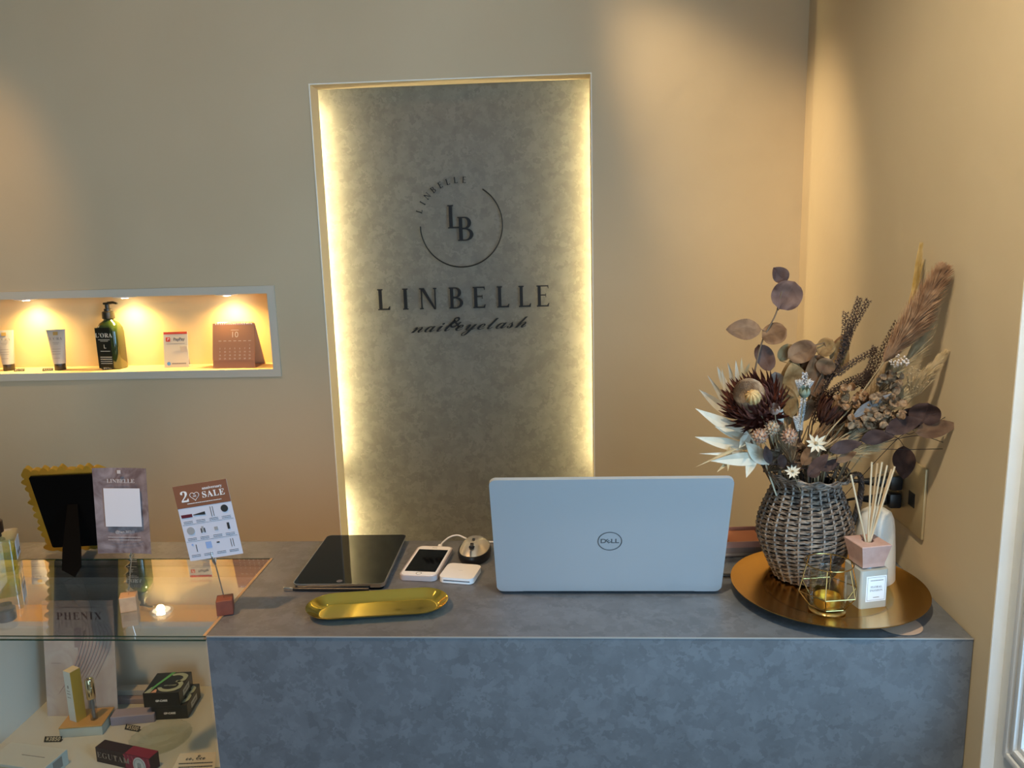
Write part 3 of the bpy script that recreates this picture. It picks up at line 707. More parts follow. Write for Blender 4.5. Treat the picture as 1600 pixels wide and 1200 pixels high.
clip_holder('card clip on a pale wooden cube holding the brown feather-print card', (-.7640, -.312, GT), math.radians(22), mat('pale_wood', (.40, .23, .12), .6, col2=(.46, .28, .15), scale=80), c1)
clip_holder('card clip on a dark red wooden cube holding the sale leaflet', (-.5850, -.3260, CT+.0006), math.radians(18), mat('red_wood', (.17, .034, .014), .5, col2=(.20, .045, .02), scale=70), c2)

def qr_card():
    # feather-print card held by the clip: white square left blank
    c = aty(192, 798, -.320); t = thing('leaflet_card', 'brown feather-print card with white square panel in a clip', 'card', c, math.radians(3))
    t.rotation_euler = (math.radians(-3), math.radians(1.5), math.radians(2))
    W_, H_ = .092, .150
    m = MB(); n = 8
    for sgn in (0,):
        vs = []; 
        for k in range(n+1):
            u = k/n; b_ = .003*math.sin(PI*u)*0+.004*(u-.5)**2*4
            vs += [(-W_/2+W_*u, -b_, -H_/2), (-W_/2+W_*u, -b_, H_/2)]
        bb = [(x, y+.0005, z) for x, y, z in vs]; N2 = len(vs)
        m.add(vs+bb, [(2*k, 2*k+2, 2*k+3, 2*k+1) for k in range(n)]+[(N2+2*k, N2+2*k+1, N2+2*k+3, N2+2*k+2) for k in range(n)]+[(0, 1, N2+1, N2), (N2-2, 2*N2-2, 2*N2-1, N2-1)]+[(2*k, N2+2*k, N2+2*k+2, 2*k+2) for k in range(n)]+[(2*k+1, 2*k+3, N2+2*k+3, N2+2*k+1) for k in range(n)])
    m.build('card', mat('feather_print', (.13, .085, .08), .45, col2=(.30, .24, .235), scale=22, detail=6, distort=2.2, lo=.35, hi=.72), t)
    m = MB(); m.box((.0025, -.0047, .007), (.062, .0006, .067)); m.build('white_panel', mat('card_white', (.62, .60, .62), .6), t, smooth=False)
    m = MB(); m.text(bold('LINBELLE'), .0095, T(.002, -.0052, .053) @ UPR, ext=.0003, offset=0)
    m.text('@lien.30211', .0065, T(.004, -.0052, -.036) @ UPR, ext=.0003)
    card_text_lines(m, (-.045, -.050), -.026, .030, .0010, I4, -.0050); m.box((0, -.0048, .069), (.006, .0005, .006))
    m.build('print', mat('print_pale', (.48, .43, .41), .6), t, smooth=False)
qr_card()

def sale_card():
    c = aty(325, 813, -.338); t = thing('sale_leaflet', 'white and brown anniversary sale leaflet held in a clip', 'leaflet', c)
    t.rotation_euler = (math.radians(-2), math.radians(-8.5), 0)
    W_, H_ = .0935, .131
    m = MB(); m.box((0, 0, 0), (W_, .0006, H_)); m.build('sheet', mat('sheet_blue', (.56, .56, .62), .6), t, smooth=False)
    m = MB(); m.box((0, -.0005, H_/2-.0195), (W_, .0004, .039)); m.build('header_band', mat('header_brown', (.20, .075, .035), .6), t, smooth=False)
    m = MB(); y = -.0010; zc = H_/2
    m.text(bold('2'), .026, T(-.030, y, zc-.021) @ UPR, ext=.0003); m.text(bold('SALE'), .0150, T(.020, y, zc-.0210) @ UPR, ext=.0003, space=1.1)
    m.text(bold('anniversary'), .0068, T(.020, y, zc-.0098) @ UPR, ext=.0003)
    hp = [(.0078*16*math.sin(a)**3/16, .0078*(13*math.cos(a)-5*math.cos(2*a)-2*math.cos(3*a)-math.cos(4*a))/16) for a in [2*PI*k/40 for k in range(40)]]
    m.tube([(x-.0125, y, z+zc-.0205) for x, z in hp], .0004, 6, closed=True); m.text('nd', .0055, T(-.0125, y, zc-.0205) @ UPR, ext=.0003)
    card_text_lines(m, (zc-.0325,), -.028, .032, .0012, I4, y)
    m.build('header_print', mat('header_white', (.74, .72, .70), .6), t, smooth=False)
    m = MB(); z0 = H_/2-.039
    xs_ = (-.034, -.012, .011, .033)
    for r_ in range(3):
        for c_ in range(4):
            card_text_lines(m, (z0-.0235-.0295*r_, z0-.0262-.0295*r_), xs_[c_]-.008, xs_[c_]+.008, .0007, I4, -.0007)
    m.span((-.0445, -.0008, z0-.0290), (.0445, -.0006, z0-.0287)); m.span((-.0445, -.0008, z0-.0585), (.0445, -.0006, z0-.0582))
    y = -.0008
    m.box((.011-.002, y, z0-.012), (.0007, .0003, .017)); m.box((.011+.002, y, z0-.012), (.0007, .0003, .017)); m.text('l', .012, T(.033, y, z0-.041) @ UPR, offset=.0015, ext=.0003)
    m.prism([(-.0225, z0-.014), (-.0015, z0-.0155), (-.0015, z0-.010), (-.0225, z0-.013)], 0, .0003, T(0, y, 0) @ UPR)
    for cx, cz2, rr in ((.033, z0-.010, .0062), ):
        m.lathe([(0, 0), (rr, 0), (rr, .0003), (0, .0003)], 24, T(cx, y, cz2) @ UPR)
    m.box((-.012+.003, y, z0-.042), (.0016, .0003, .008)); m.box((-.012-.003, y, z0-.042), (.0016, .0003, .008))
    m.box((-.030, y, z0-.071), (.0010, .0003, .013)); m.box((.009, y, z0-.066), (.005, .0003, .002)); m.box((.031, y, z0-.070), (.0007, .0003, .014)); m.box((.035, y, z0-.070), (.0007, .0003, .014))
    m.build('product_print', ink, t, smooth=False)
    m = MB(); m.box((-.034, y, z0-.014), (.019, .0003, .0055)); m.build('red_product', mat('wine_red', (.10, .01, .02), .5), t, smooth=False)
    m = MB(); m.lathe([(0, 0), (.0066, 0), (.0066, .0003), (0, .0003)], 24, T(-.033, y, z0-.040) @ UPR); m.box((-.012, y, z0-.040), (.0035, .0003, .010)); m.box((.011, y, z0-.042), (.006, .0003, .006)); m.build('grey_product', mat('print_grey', (.30, .30, .30), .6), t, smooth=False)
    m = MB(); m.box((-.008, y, z0-.068), (.010, .0003, .011)); m.box((-.036, y, z0-.064), (.003, .0003, .003)); m.build('blue_product', mat('print_blue', (.25, .36, .60), .6), t, smooth=False)
sale_card()
# ------------------------------------------------------------------ things inside the display case
def box_thing(name, label, cat, c, size, rz, m_, z=SZ, rx=0, bev=.0006, group=None, part='carton'):
    t = thing(name, label, cat, (c[0], c[1], z), rz, group)
    m = MB(); m.box((0, 0, size[2]/2), size, bev=bev, seg=1); m.build(part, m_, t, smooth=False); return t
boxblack = mat('box_black', (.012, .012, .012), .3)
def care_box(label, c, z, rz, top):
    W_, D_, H_ = .072, .078, .0315
    t = box_thing('cosmetics_box', label, 'box', c, (W_, D_, H_), rz, boxblack, z, group='stacked black cosmetics boxes')
    m = MB(); m.text('GP-CARE', .0058, T(0, -D_/2-.0003, H_/2-.002) @ UPR, ext=.0002, offset=.0002); m.build('front_print', inkw, t, smooth=False)
    m = MB(); m.box((W_/2+.0003, 0, H_/2), (.0004, .034, .013)); lb = m.build('side_label', mat('label_pale', (.55, .57, .54), .6), t, smooth=False)
    m = MB(); m.text('PRO-CARE', .0048, T(W_/2+.0007, 0, H_/2) @ R3(rz=PI/2) @ UPR, ext=.0002, offset=.0001); m.build('label_print', inkgrey, lb, smooth=False)
    if top:
        Tp = T(0, 0, H_+.0003) @ Matrix.Diagonal((1.2, 1.18, 1, 1))
        m = MB()
        # big curved numeral made of two open bows
        for cx, cy, r_, a0, a1 in ((.011, .012, .0155, 130, -70), (.009, -.012, .0175, 75, -165)):
            n = 20; o_ = []; i_ = []
            for k in range(n+1):
                a = math.radians(a0+(a1-a0)*k/n); w_ = .0030+.0012*math.sin(PI*k/n)
                o_.append((cx+(r_+w_)*math.cos(a)*1.0, cy+(r_*.85+w_)*math.sin(a))); i_.append((cx+(r_-w_)*math.cos(a), cy+(r_*.85-w_)*math.sin(a)))
            pts = [(max(-.029, min(.0293, x)), max(-.0325, min(.0325, y))) for x, y in o_+i_[::-1]]; v = [Tp @ Vector((x, y, .0001)) for x, y in pts]
            N2 = len(pts); m.add(v, [(k, k+1, N2-2-k, N2-1-k) for k in range(n)])
        m.add([Tp @ Vector(q) for q in ((-.028, -.032, .0001), (-.018, -.032, .0001), (-.016, -.016, .0001), (-.022, -.014, .0001))], [(0, 1, 2, 3)])
        m.text('GP-CARE', .0050, Tp @ T(.008, -.011, .0001), ext=.0001, offset=.0001)
        m.build('numeral_print', mat('print_sage', (.36, .42, .34), .5), t, smooth=False)
        m = MB(); m.add([Tp @ Vector(q) for q in ((-.022, -.020, .0002), (-.018, -.022, .0002), (.0035, .0325, .0002), (-.003, .0325, .0002))], [(0, 1, 2, 3)]); m.build('green_stripe', mat('print_green', (.12, .42, .16), .5), t, smooth=False)
        m = MB(); m.add([Tp @ Vector(q) for q in ((-.017, -.032, .0002), (-.008, -.032, .0002), (-.010, -.022, .0002), (-.013, -.022, .0002))], [(0, 1, 2, 3)]); m.build('pink_mark', mat('print_pink', (.70, .40, .28), .5), t, smooth=False)
care_box('lower black box of a stack of two inside the display case', (-.8150, -.100, 0), SZ+.0, math.radians(6), True)
care_box('upper black box with big pale numeral and green stripe, on its twin', (-.8260, -.106, 0), SZ+.0317, math.radians(6), True)

def poster():
    t = thing('poster_card', 'tall pale pink poster card with wine lettering standing in the case', 'poster', (-1.002, -.130, SZ), math.radians(1)); a = math.radians(-3)
    L = Matrix.Rotation(-a*-1, 4, 'X'); W_, H_ = .150, .243
    L = Matrix.Rotation(math.radians(-8), 4, 'X')
    m = MB(); m.box((0, 0, H_/2), (W_, .0012, H_), L); m.build('card', mat('poster_pink', (.42, .35, .335), .5, col2=(.47, .41, .39), scale=14, detail=2, distort=3), t, smooth=False)
    m = MB(); y = -.0009
    m.text(bold('PHENIX'), .0225, L @ T(.002, y, .210) @ UPR, ext=.0003, offset=-.0001, space=1.15); m.build('title', mat('wine_ink', (.09, .04, .04), .6), t, smooth=False)
    m = MB(); card_text_lines(m, (.229,), -.042, .042, .0022, L, y); card_text_lines(m, (.112,), -.062, -.040, .001, L, y); m.build('small_print', mat('print_mauve', (.28, .22, .22), .6), t, smooth=False)
    m = MB()
    rnd = random.Random(4)
    for k in range(9):
        x0 = -.030+.010*k; pts = spline([(x0-.02, y-.0001, .045+.004*k), (x0+.01, y-.0001, .09+.006*k), (x0+.035-.002*k, y-.0001, .150+.003*k), (x0+.040-.004*k, y-.0001, .195)], 6)
        pts = [p for p in pts if abs(p.x) < .072]
        if len(pts) > 3: m.tube([L @ p for p in pts], [.0002+.0020*math.sin(PI*i/(len(pts)-1)) for i in range(len(pts))], 4)
    for v in m.bm.verts: pass
    m.build('brush_strokes', mat('stroke_pink', (.40, .30, .30), .6), t)
    m = MB(); m.span((-.010, y-.0004, .145), (.006, y, .186), L); m.span((-.003, y-.0004, .072), (.0, y, .145), L); m.build('printed_tube', mat('tube_mauve', (.30, .24, .25), .4), t, smooth=False)
    m = MB(); v = [L @ Vector(p) for p in ((.006, y-.0003, .146), (.009, y-.0003, .158), (.016, y-.0003, .182), (.012, y-.0003, .181), (.006, y-.0003, .165))]; m.add(v, [(0, 1, 2, 3, 4)]); m.build('printed_brush', inkgrey, t, smooth=False)
    m = MB(); m.box((0, .0035, .045), (W_*.9, .0015, .09), L); m.span((-.05, .004, 0), (.05, .055, .0015)); m.build('stand', clear, t, smooth=False)
poster()
def plinth_display():
    t = thing('display_plinth', 'small white plinth with wooden top carrying the mascara and carton', 'display stand', (-.968, -.168, SZ), math.radians(8))
    m = MB(); m.box((0, 0, .0095), (.082, .062, .019), bev=.0005, seg=1); m.build('base', mat('plinth_white', (.44, .46, .42), .4), t, smooth=False)
    m = MB(); m.box((0, 0, .0205), (.083, .063, .003), bev=.0005, seg=1); m.build('wooden_top', mat('plinth_wood', (.42, .24, .08), .35), t, smooth=False)
    z = SZ+.0222
    t = thing('mascara_carton', 'tall slim white carton with gold side on the plinth', 'box', (-.984, -.172, z), math.radians(-22))
    m = MB(); m.box((0, 0, .054), (.020, .022, .108), bev=.0004, seg=1); c = m.build('carton', mat('carton_white', (.52, .55, .54), .4), t, smooth=False)
    m = MB(); m.box((.0104, 0, .054), (.0006, .0218, .108)); m.build('gold_side', mat('carton_gold', (.52, .33, .06), .35, .4), t, smooth=False)
    m = MB(); m.box((0, 0, .1083), (.0195, .0215, .0006)); m.build('gold_top', mat('carton_top', (.62, .52, .34), .4), t, smooth=False)
    m = MB(); card_text_lines(m, (.066, .060, .052), -.006, .004, .0012, I4, -.0112); m.box((-.001, -.0112, .075), (.003, .0003, .006)); m.build('print', inkgrey, t, smooth=False)
    t = thing('mascara_tube', 'clear mascara tube with mirrored gold cap standing on the plinth', 'mascara', (-.9500, -.172, z))
    m = MB(); m.lathe([(0, .046), (.0082, .046), (.0085, .047), (.0085, .0855), (.0075, .0875), (.006, .0878), (.004, .0855), (0, .0855)], 28); m.build('cap', mat('cap_gold', (.70, .60, .42), .12, 1), t)
    m = MB(); m.lathe([(0, .0), (.0072, 0), (.0075, .002), (.0075, .045), (0, .0458)], 24); m.build('tube', glass('mascara_glass', (.80, .80, .80), 1.4), t)
    m = MB(); m.lathe([(0, .002), (.003, .003), (.0036, .010), (.0026, .026), (.0040, .034), (.0018, .046), (0, .046)], 12); m.build('brush', inkgrey, t)
plinth_display()
def egutam():
    t = thing('serum_box', 'black and crimson box with oval crest lying on the case shelf', 'box', (-.8240, -.2790, SZ), math.radians(-15))
    m = MB(); m.box((0, 0, .0155), (.126, .024, .031), bev=.0005, seg=1); m.build('carton', mat('serum_black', (.018, .007, .010), .4), t, smooth=False)
    m = MB(); y = -.0123; m.box((.0345, y, .0155), (.0565, .0005, .030)); m.box((.0345, 0, .0312), (.0565, .0235, .0004)); m.build('crimson_panel', mat('crimson', (.17, .012, .035), .5), t, smooth=False)
    m = MB()
    for k in range(7): m.add([(.008+.009*k, y-.0004, .016), (.011+.009*k, y-.0004, .016), (.003+.009*k, y-.0004, .030), (.000+.009*k+.006, y-.0004, .030)][0:4], [(0, 1, 3, 2)])
    m.build('stripes', mat('crimson_light', (.28, .035, .06), .5), t, smooth=False)
    m = MB(); m.text('\U0001D5A4\U0001D5A6\U0001D5B4\U0001D5B3\U0001D5A0\U0001D5AC' if 0 else bold('EGUTAM'), .0165, T(-.021, y-.0008, .0165) @ UPR, ext=.0003, offset=-.0003, space=1.12); m.build('title', mat('title_grey', (.25, .20, .16), .5), t, smooth=False)
    E_ = Matrix.Diagonal((.0145, .0165, 1, 1))
    m = MB(); m.lathe([(0, 0), (1, 0), (1, .0005), (0, .0005)], 40, T(.040, y-.0010, .0135) @ UPR @ E_); cr = m.build('crest', mat('crest_silver', (.42, .42, .41), .4), t, smooth=False)
    m = MB(); m.tube([T(.040, y-.0017, .0135) @ UPR @ Vector((.0115*math.cos(a), .0132*math.sin(a), 0)) for a in [2*PI*k/36 for k in range(36)]], .0004, 5, closed=True)
    for dx, dz, h in ((-.003, 0, .008), (0, 0, .010), (.003, 0, .008)): m.box((.040+dx, y-.0018, .0145+dz), (.0012, .0003, h))
    m.box((.040, y-.0018, .009), (.008, .0003, .0022)); m.build('crest_print', mat('crest_dark', (.17, .17, .17), .5), cr, smooth=False)
egutam()
def tagp(label, c, rz, body, z=SZ, grp='black price tags in the display case', s=1.0):
    t = thing('price_tag', label, 'price tag', (c[0], c[1], z), rz, grp)
    m = MB(); w_, h_ = .034*s, .0105*s; Lm = Matrix.Rotation(math.radians(-35), 4, 'X')
    m.box((0, 0, h_/2), (w_, .0016, h_), Lm); m.box((0, .0035*s, .0008), (w_, .007*s, .0014)); m.build('plate', mat('tag_black', (.015, .012, .008), .4), t, smooth=False)
    m = MB(); m.text(body, .0105*s, Lm @ T(0, -.0010, h_/2) @ UPR, ext=.0003, offset=.0001, shear=.2, space=1.1); m.build('figures', mat('tag_gold', (.50, .42, .28), .4), t, smooth=False)
tagp('black price tag reading 3850 in front of the wooden plinth', (-1.012, -.217, 0), math.radians(2), '\u00a53850')
tagp('black price tag beside the lilac box and crystal dish', (-.8720, -.178, 0), math.radians(-14), '\u00a55500')
tbox = box_thing('lilac_box', 'flat lilac box lying behind the wooden plinth', 'box', (-.8830, -.142, 0), (.085, .030, .019), math.radians(10), mat('lilac', (.27, .24, .31), .5))
m = MB(); m.box((-.0427, 0, .0095), (.0006, .029, .018)); m.build('end_flap', mat('mauve_end', (.20, .16, .21), .5), tbox, smooth=False)
for k, (yy, zz, cc, lb) in enumerate(((-.075, 0, (.30, .24, .26), 'slim mauve carton lying against the case back, lower one'), (-.062, .0125, (.40, .38, .36), 'slim grey carton lying on the mauve one against the case back'))):
    box_thing('slim_carton', lb, 'box', (-.905, yy, 0), (.125, .022, .012), math.radians(3), mat('slim_%d' % k, cc, .5), SZ+zz, group='slim cartons at the case back')
t = box_thing('soap_carton', 'grey-white carton with printed end at the lower left of the case', 'box', (-1.005, -.300, 0), (.125, .060, .030), math.radians(-9), mat('soap_white', (.40, .42, .40), .4), SZ+.0)
m = MB(); m.box((-.005, -.0303, .014), (.085, .0005, .022)); m.build('beige_window', mat('beige_window', (.34, .30, .20), .5), t, smooth=False)
m = MB(); m.box((.0628, .004, .016), (.0004, .022, .020)); card_text_lines(m, (.0302,), -.01, .04, .002, R3() , 0); m.build('end_print', inkgrey, t, smooth=False)
def dish():
    m = MB(); n = 72
    prof = [(0, .002), (.030, .002), (.040, .006), (.050, .013), (.056, .0165), (.0575, .018), (.0555, .0185), (.048, .0150), (.038, .009), (.029, .005), (0, .005)]
    m.lathe(prof, n)
    for v in m.bm.verts:
        r = math.hypot(v.co.x, v.co.y)
        if r > .036:
            a = math.atan2(v.co.y, v.co.x); k = 1+.018*math.cos(a*24); v.co.x *= k; v.co.y *= k; v.co.z += .0008*math.cos(a*24)
    o = m.build('crystal_dish', glass('crystal', (.93, .95, .93), .8)); o.location = (-.7880, -.222, SZ); tag(o, 'clear scalloped crystal dish on the shelf under the black boxes', 'dish')
dish()
t = thing('note_card', 'cream card with black handwriting at the right front of the case', 'card', (-.6830, -.3220, SZ), math.radians(5)); L = Matrix.Rotation(math.radians(-35), 4, 'X')
m = MB(); m.prism([(-.045, 0), (.040, 0), (.040, .045), (-.026, .045)], 0, .0008, L @ UPR); m.build('card', mat('note_cream', (.52, .40, .26), .6), t, smooth=False)
m = MB(); m.text(script('oo, Eco'), .013, L @ T(.004, -.0012, .037) @ UPR, ext=.0003); card_text_lines(m, (.028, .022, .015, .008), -.026, .036, .0018, L, -.0012); m.build('handwriting', ink, t, smooth=False)

# ------------------------------------------------------------------ things in the wall niche
NZ = NZ0
def tube_bottle(x, y, rz, label):
    t = thing('cream_tube', label, 'tube', (x, y, NZ), rz, 'cream tubes in the niche')
    m = MB(); m.lathe([(0, 0), (.0150, 0), (.0155, .001), (.0150, .019), (0, .019)], 28); m.build('cap', mat('cap_black', (.02, .018, .015), .3), t)
    n = 24; rings = []; m = MB()
    for k in range(9):
        u = k/8; z = .019+.098*u; a = .0165+(.0265-.0165)*u; b = .0160*(1-u)+.0012*u
        rings.append([m.bm.verts.new((a*math.cos(2*PI*j/n), b*math.sin(2*PI*j/n), z)) for j in range(n)])
    for A, B in zip(rings, rings[1:]):
        for j in range(n): m.bm.faces.new((A[j], A[(j+1) % n], B[(j+1) % n], B[j]))
    m.bm.faces.new(rings[0][::-1]); m.bm.faces.new(rings[-1]); m.build('body', mat('tube_white', (.50, .46, .40), .5), t)
    tilt = lambda z: T(0, -(.0160*(1-(z-.019)/.098)+.0012)-.0009, z) @ Matrix.Rotation(math.radians(-8.5), 4, 'X') @ UPR
    m = MB(); m.box((0, 0, 0), (.013, .010, .0004), tilt(.106)); m.build('gold_badge', mat('badge_gold', (.45, .29, .08), .4), t, smooth=False)
    m = MB(); m.text(bold("L'ORA"), .0112, tilt(.091), ext=.0004, offset=-.0002, space=1.05)
    for z, w_ in ((.080, .018), (.076, .014), (.062, .024), (.055, .024), (.048, .022), (.036, .018)): m.box((0, 0, 0), (w_, .0008, .0004), tilt(z))
    m.build('print', inkgrey, t, smooth=False)
tube_bottle(-1.446, .632, math.radians(10), 'cream tube standing on its black cap, whole one left of the pump bottle')
tube_bottle(-1.606, .640, math.radians(10), 'cream tube cut by the left photo edge')
def pump_bottle():
    t = thing('pump_bottle', 'dark green pump bottle with white lettering in the niche', 'bottle', (-1.292, .645, NZ), math.radians(-6))
    rr = lambda w_, d_, r_, z: [(x, y, z) for x, y in rrect(w_, d_, r_, 6)]
    m = MB(); rings = []
    for s_, z, r_ in ((.94, 0, .012), (1, .003, .013), (1, .105, .013), (.97, .118, .016), (.80, .131, .018), (.45, .139, .0125), (.40, .145, .0115)):
        w_, d_ = .066*s_, .050*max(s_, .5); rings.append([m.bm.verts.new(v) for v in rr(w_, d_, min(r_, w_/2.02, d_/2.02), z)])
    n = len(rings[0])
    for A, B in zip(rings, rings[1:]):
        for j in range(n): m.bm.faces.new((A[j], A[(j+1) % n], B[(j+1) % n], B[j]))
    m.bm.faces.new(rings[0][::-1]); m.bm.faces.new(rings[-1]); m.build('bottle', mat('bottle_green', (.022, .040, .006), .12, spec=.8, coat=.5), t, angle=50)
    m = MB(); m.lathe([(.0, .144), (.0165, .144), (.0170, .146), (.0165, .163), (.013, .165), (.010, .166), (.010, .172), (.0065, .173), (.0062, .184), (0, .184)], 28); m.build('collar', mat('pump_black', (.02, .018, .012), .3), t)
    m = MB(); m.box((0, 0, .187), (.018, .014, .006), bev=.002); m.tube([(.004, -.001, .188), (.024, -.006, .190), (.040, -.010, .187)], [.0045, .0038, .0026], 10); m.build('nozzle', mat('pump_black', (.02, .018, .012), .3), t)
    m = MB(); m.box((-.007, -.0254, .062), (.046, .0004, .116)); lb = m.build('label', mat('label_darkgreen', (.005, .006, .003), .4), t, smooth=False)
    m = MB(); y = -.0259; m.text(bold("L'ORA"), .0175, T(-.004, y, .098) @ UPR, ext=.0003, space=1.05); m.text('L', .016, T(-.004, y, .066) @ UPR, ext=.0003)
    for z, w_, h_ in ((.086, .036, .0014), (.082, .024, .001), (.053, .030, .0014), (.036, .036, .0016), (.030, .036, .0018), (.024, .036, .0012), (.018, .036, .0014)): m.box((-.004, y, z), (w_, .0003, h_))
    m.build('print', mat('print_cream', (.70, .66, .56), .5), lb, smooth=False)
pump_bottle()
def pay_card():
    t = thing('payment_card', 'small white standing payment card with red top band in the niche', 'card', (-1.1030, .637, NZ), math.radians(4)); L = Matrix.Rotation(math.radians(-9), 4, 'X')
    W_, H_ = .070, .102
    m = MB(); m.box((0, 0, H_/2), (W_, .002, H_), L, bev=.0008); m.box((.024, .016, H_/2-.02), (.020, .002, H_*.55), Matrix.Rotation(math.radians(12), 4, 'X')); m.span((-.034, 0, 0), (.034, .034, .0015)); m.build('card', mat('pay_white', (.62, .55, .45), .5), t, smooth=False)
    m = MB(); m.box((0, -.0013, H_-.0035), (W_-.003, .0004, .0065), L); m.build('red_band', mat('pay_red', (.62, .06, .03), .5), t, smooth=False)
    m = MB(); m.prism(rrect(.0125, .0125, .002, 3, -.0215, .0805), 0, .0004, L @ T(0, -.0013, 0) @ UPR); lg2 = m.build('app_badge', mat('pay_red', (.62, .06, .03), .5), t, smooth=False)
    m = MB(); m.text('P', .011, L @ T(-.0215, -.0019, .0805) @ UPR, ext=.0002, shear=.2); m.build('badge_letter', white_m, lg2, smooth=False)
    m = MB(); m.text('PayPay', .0118, L @ T(.010, -.0014, .0805) @ UPR, ext=.0003, offset=.0004); card_text_lines(m, (.068,), -.027, .027, .0010, L, -.0013); card_text_lines(m, (.011, ), -.013, .028, .0035, L, -.0013); m.build('print', inkgrey, t, smooth=False)
    m = MB(); m.lathe([(0, 0), (.0052, 0), (.0052, .0004), (0, .0004)], 20, L @ T(-.0215, -.0013, .0110) @ UPR); m.build('blue_badge', mat('pay_blue', (.10, .28, .60), .5), t, smooth=False)
pay_card()
def calendar():
    t = thing('desk_calendar', 'copper-brown spiral desk calendar showing month 10 in the niche', 'calendar', (-.9210, .603, NZ), math.radians(-2)); L = Matrix.Rotation(math.radians(-12), 4, 'X'); L2 = T(0, .076, 0) @ Matrix.Rotation(math.radians(22), 4, 'X')
    W_, H_ = .122, .126
    m = MB(); m.box((0, 0, H_/2), (W_, .0015, H_), L); m.span((-W_/2, 0, 0), (W_/2, .076, .0015)); m.build('easel_base', mat('cal_base', (.34, .16, .10), .5), t, smooth=False)
    m = MB(); m.box((0, 0, H_/2), (W_, .0015, H_*1.02), L2); m.build('back_board', mat('cal_back', (.62, .42, .27), .6), t, smooth=False)
    m = MB(); m.box((-.0005, -.0018, H_/2+.0115), (W_, .0012, H_-.021), L); m.build('page', mat('cal_page', (.46, .21, .115), .55), t, smooth=False)
    m = MB(); y = -.0028; m.text('10', .0230, L @ T(.003, y, .094) @ UPR, ext=.0002, offset=-.0002); card_text_lines(m, (.1075,), -.008, .015, .0012, L, y)
    for c_ in range(7): m.box((-.040+.0145*c_, y, .077), (.008, .0002, .0014), L)
    for r_ in range(5):
        for c_ in range(7):
            dnum = r_*7+c_-5
            if 1 <= dnum <= 31 : m.text(str(dnum), .0058, L @ T(-.040+.0145*c_, y, .065-.0095*r_) @ UPR, ext=.0002)
    m.build('print', mat('cal_print', (.78, .66, .55), .5), t, smooth=False)
    m = MB(); topc = L @ Vector((0, 0, H_))
    for k in range(17):
        x = -.052+.0065*k; m.tube([(x, topc.y+.0075*math.cos(a)+.004, topc.z-.001+.006*math.sin(a)) for a in [2*PI*j/12 for j in range(12)]], .0006, 5, closed=True)
    m.build('spiral_binding', chrome, t)
calendar()
for x, y, lb, b in ((30, 577, 'left', '\u00a52750'), (75, 579, 'middle', '\u00a53300'), (169, 577, 'right', '\u00a54180')):
    p = aty(x, y, .618); tagp({'left': 'tiny black price tag in the niche beside the leftmost tube', 'middle': 'tiny black price tag in front of the whole cream tube', 'right': 'tiny black price tag in front of the green pump bottle'}[lb], (p.x, .616, 0), math.radians(12), b, NZ, 'tiny price tags in the niche', .82)
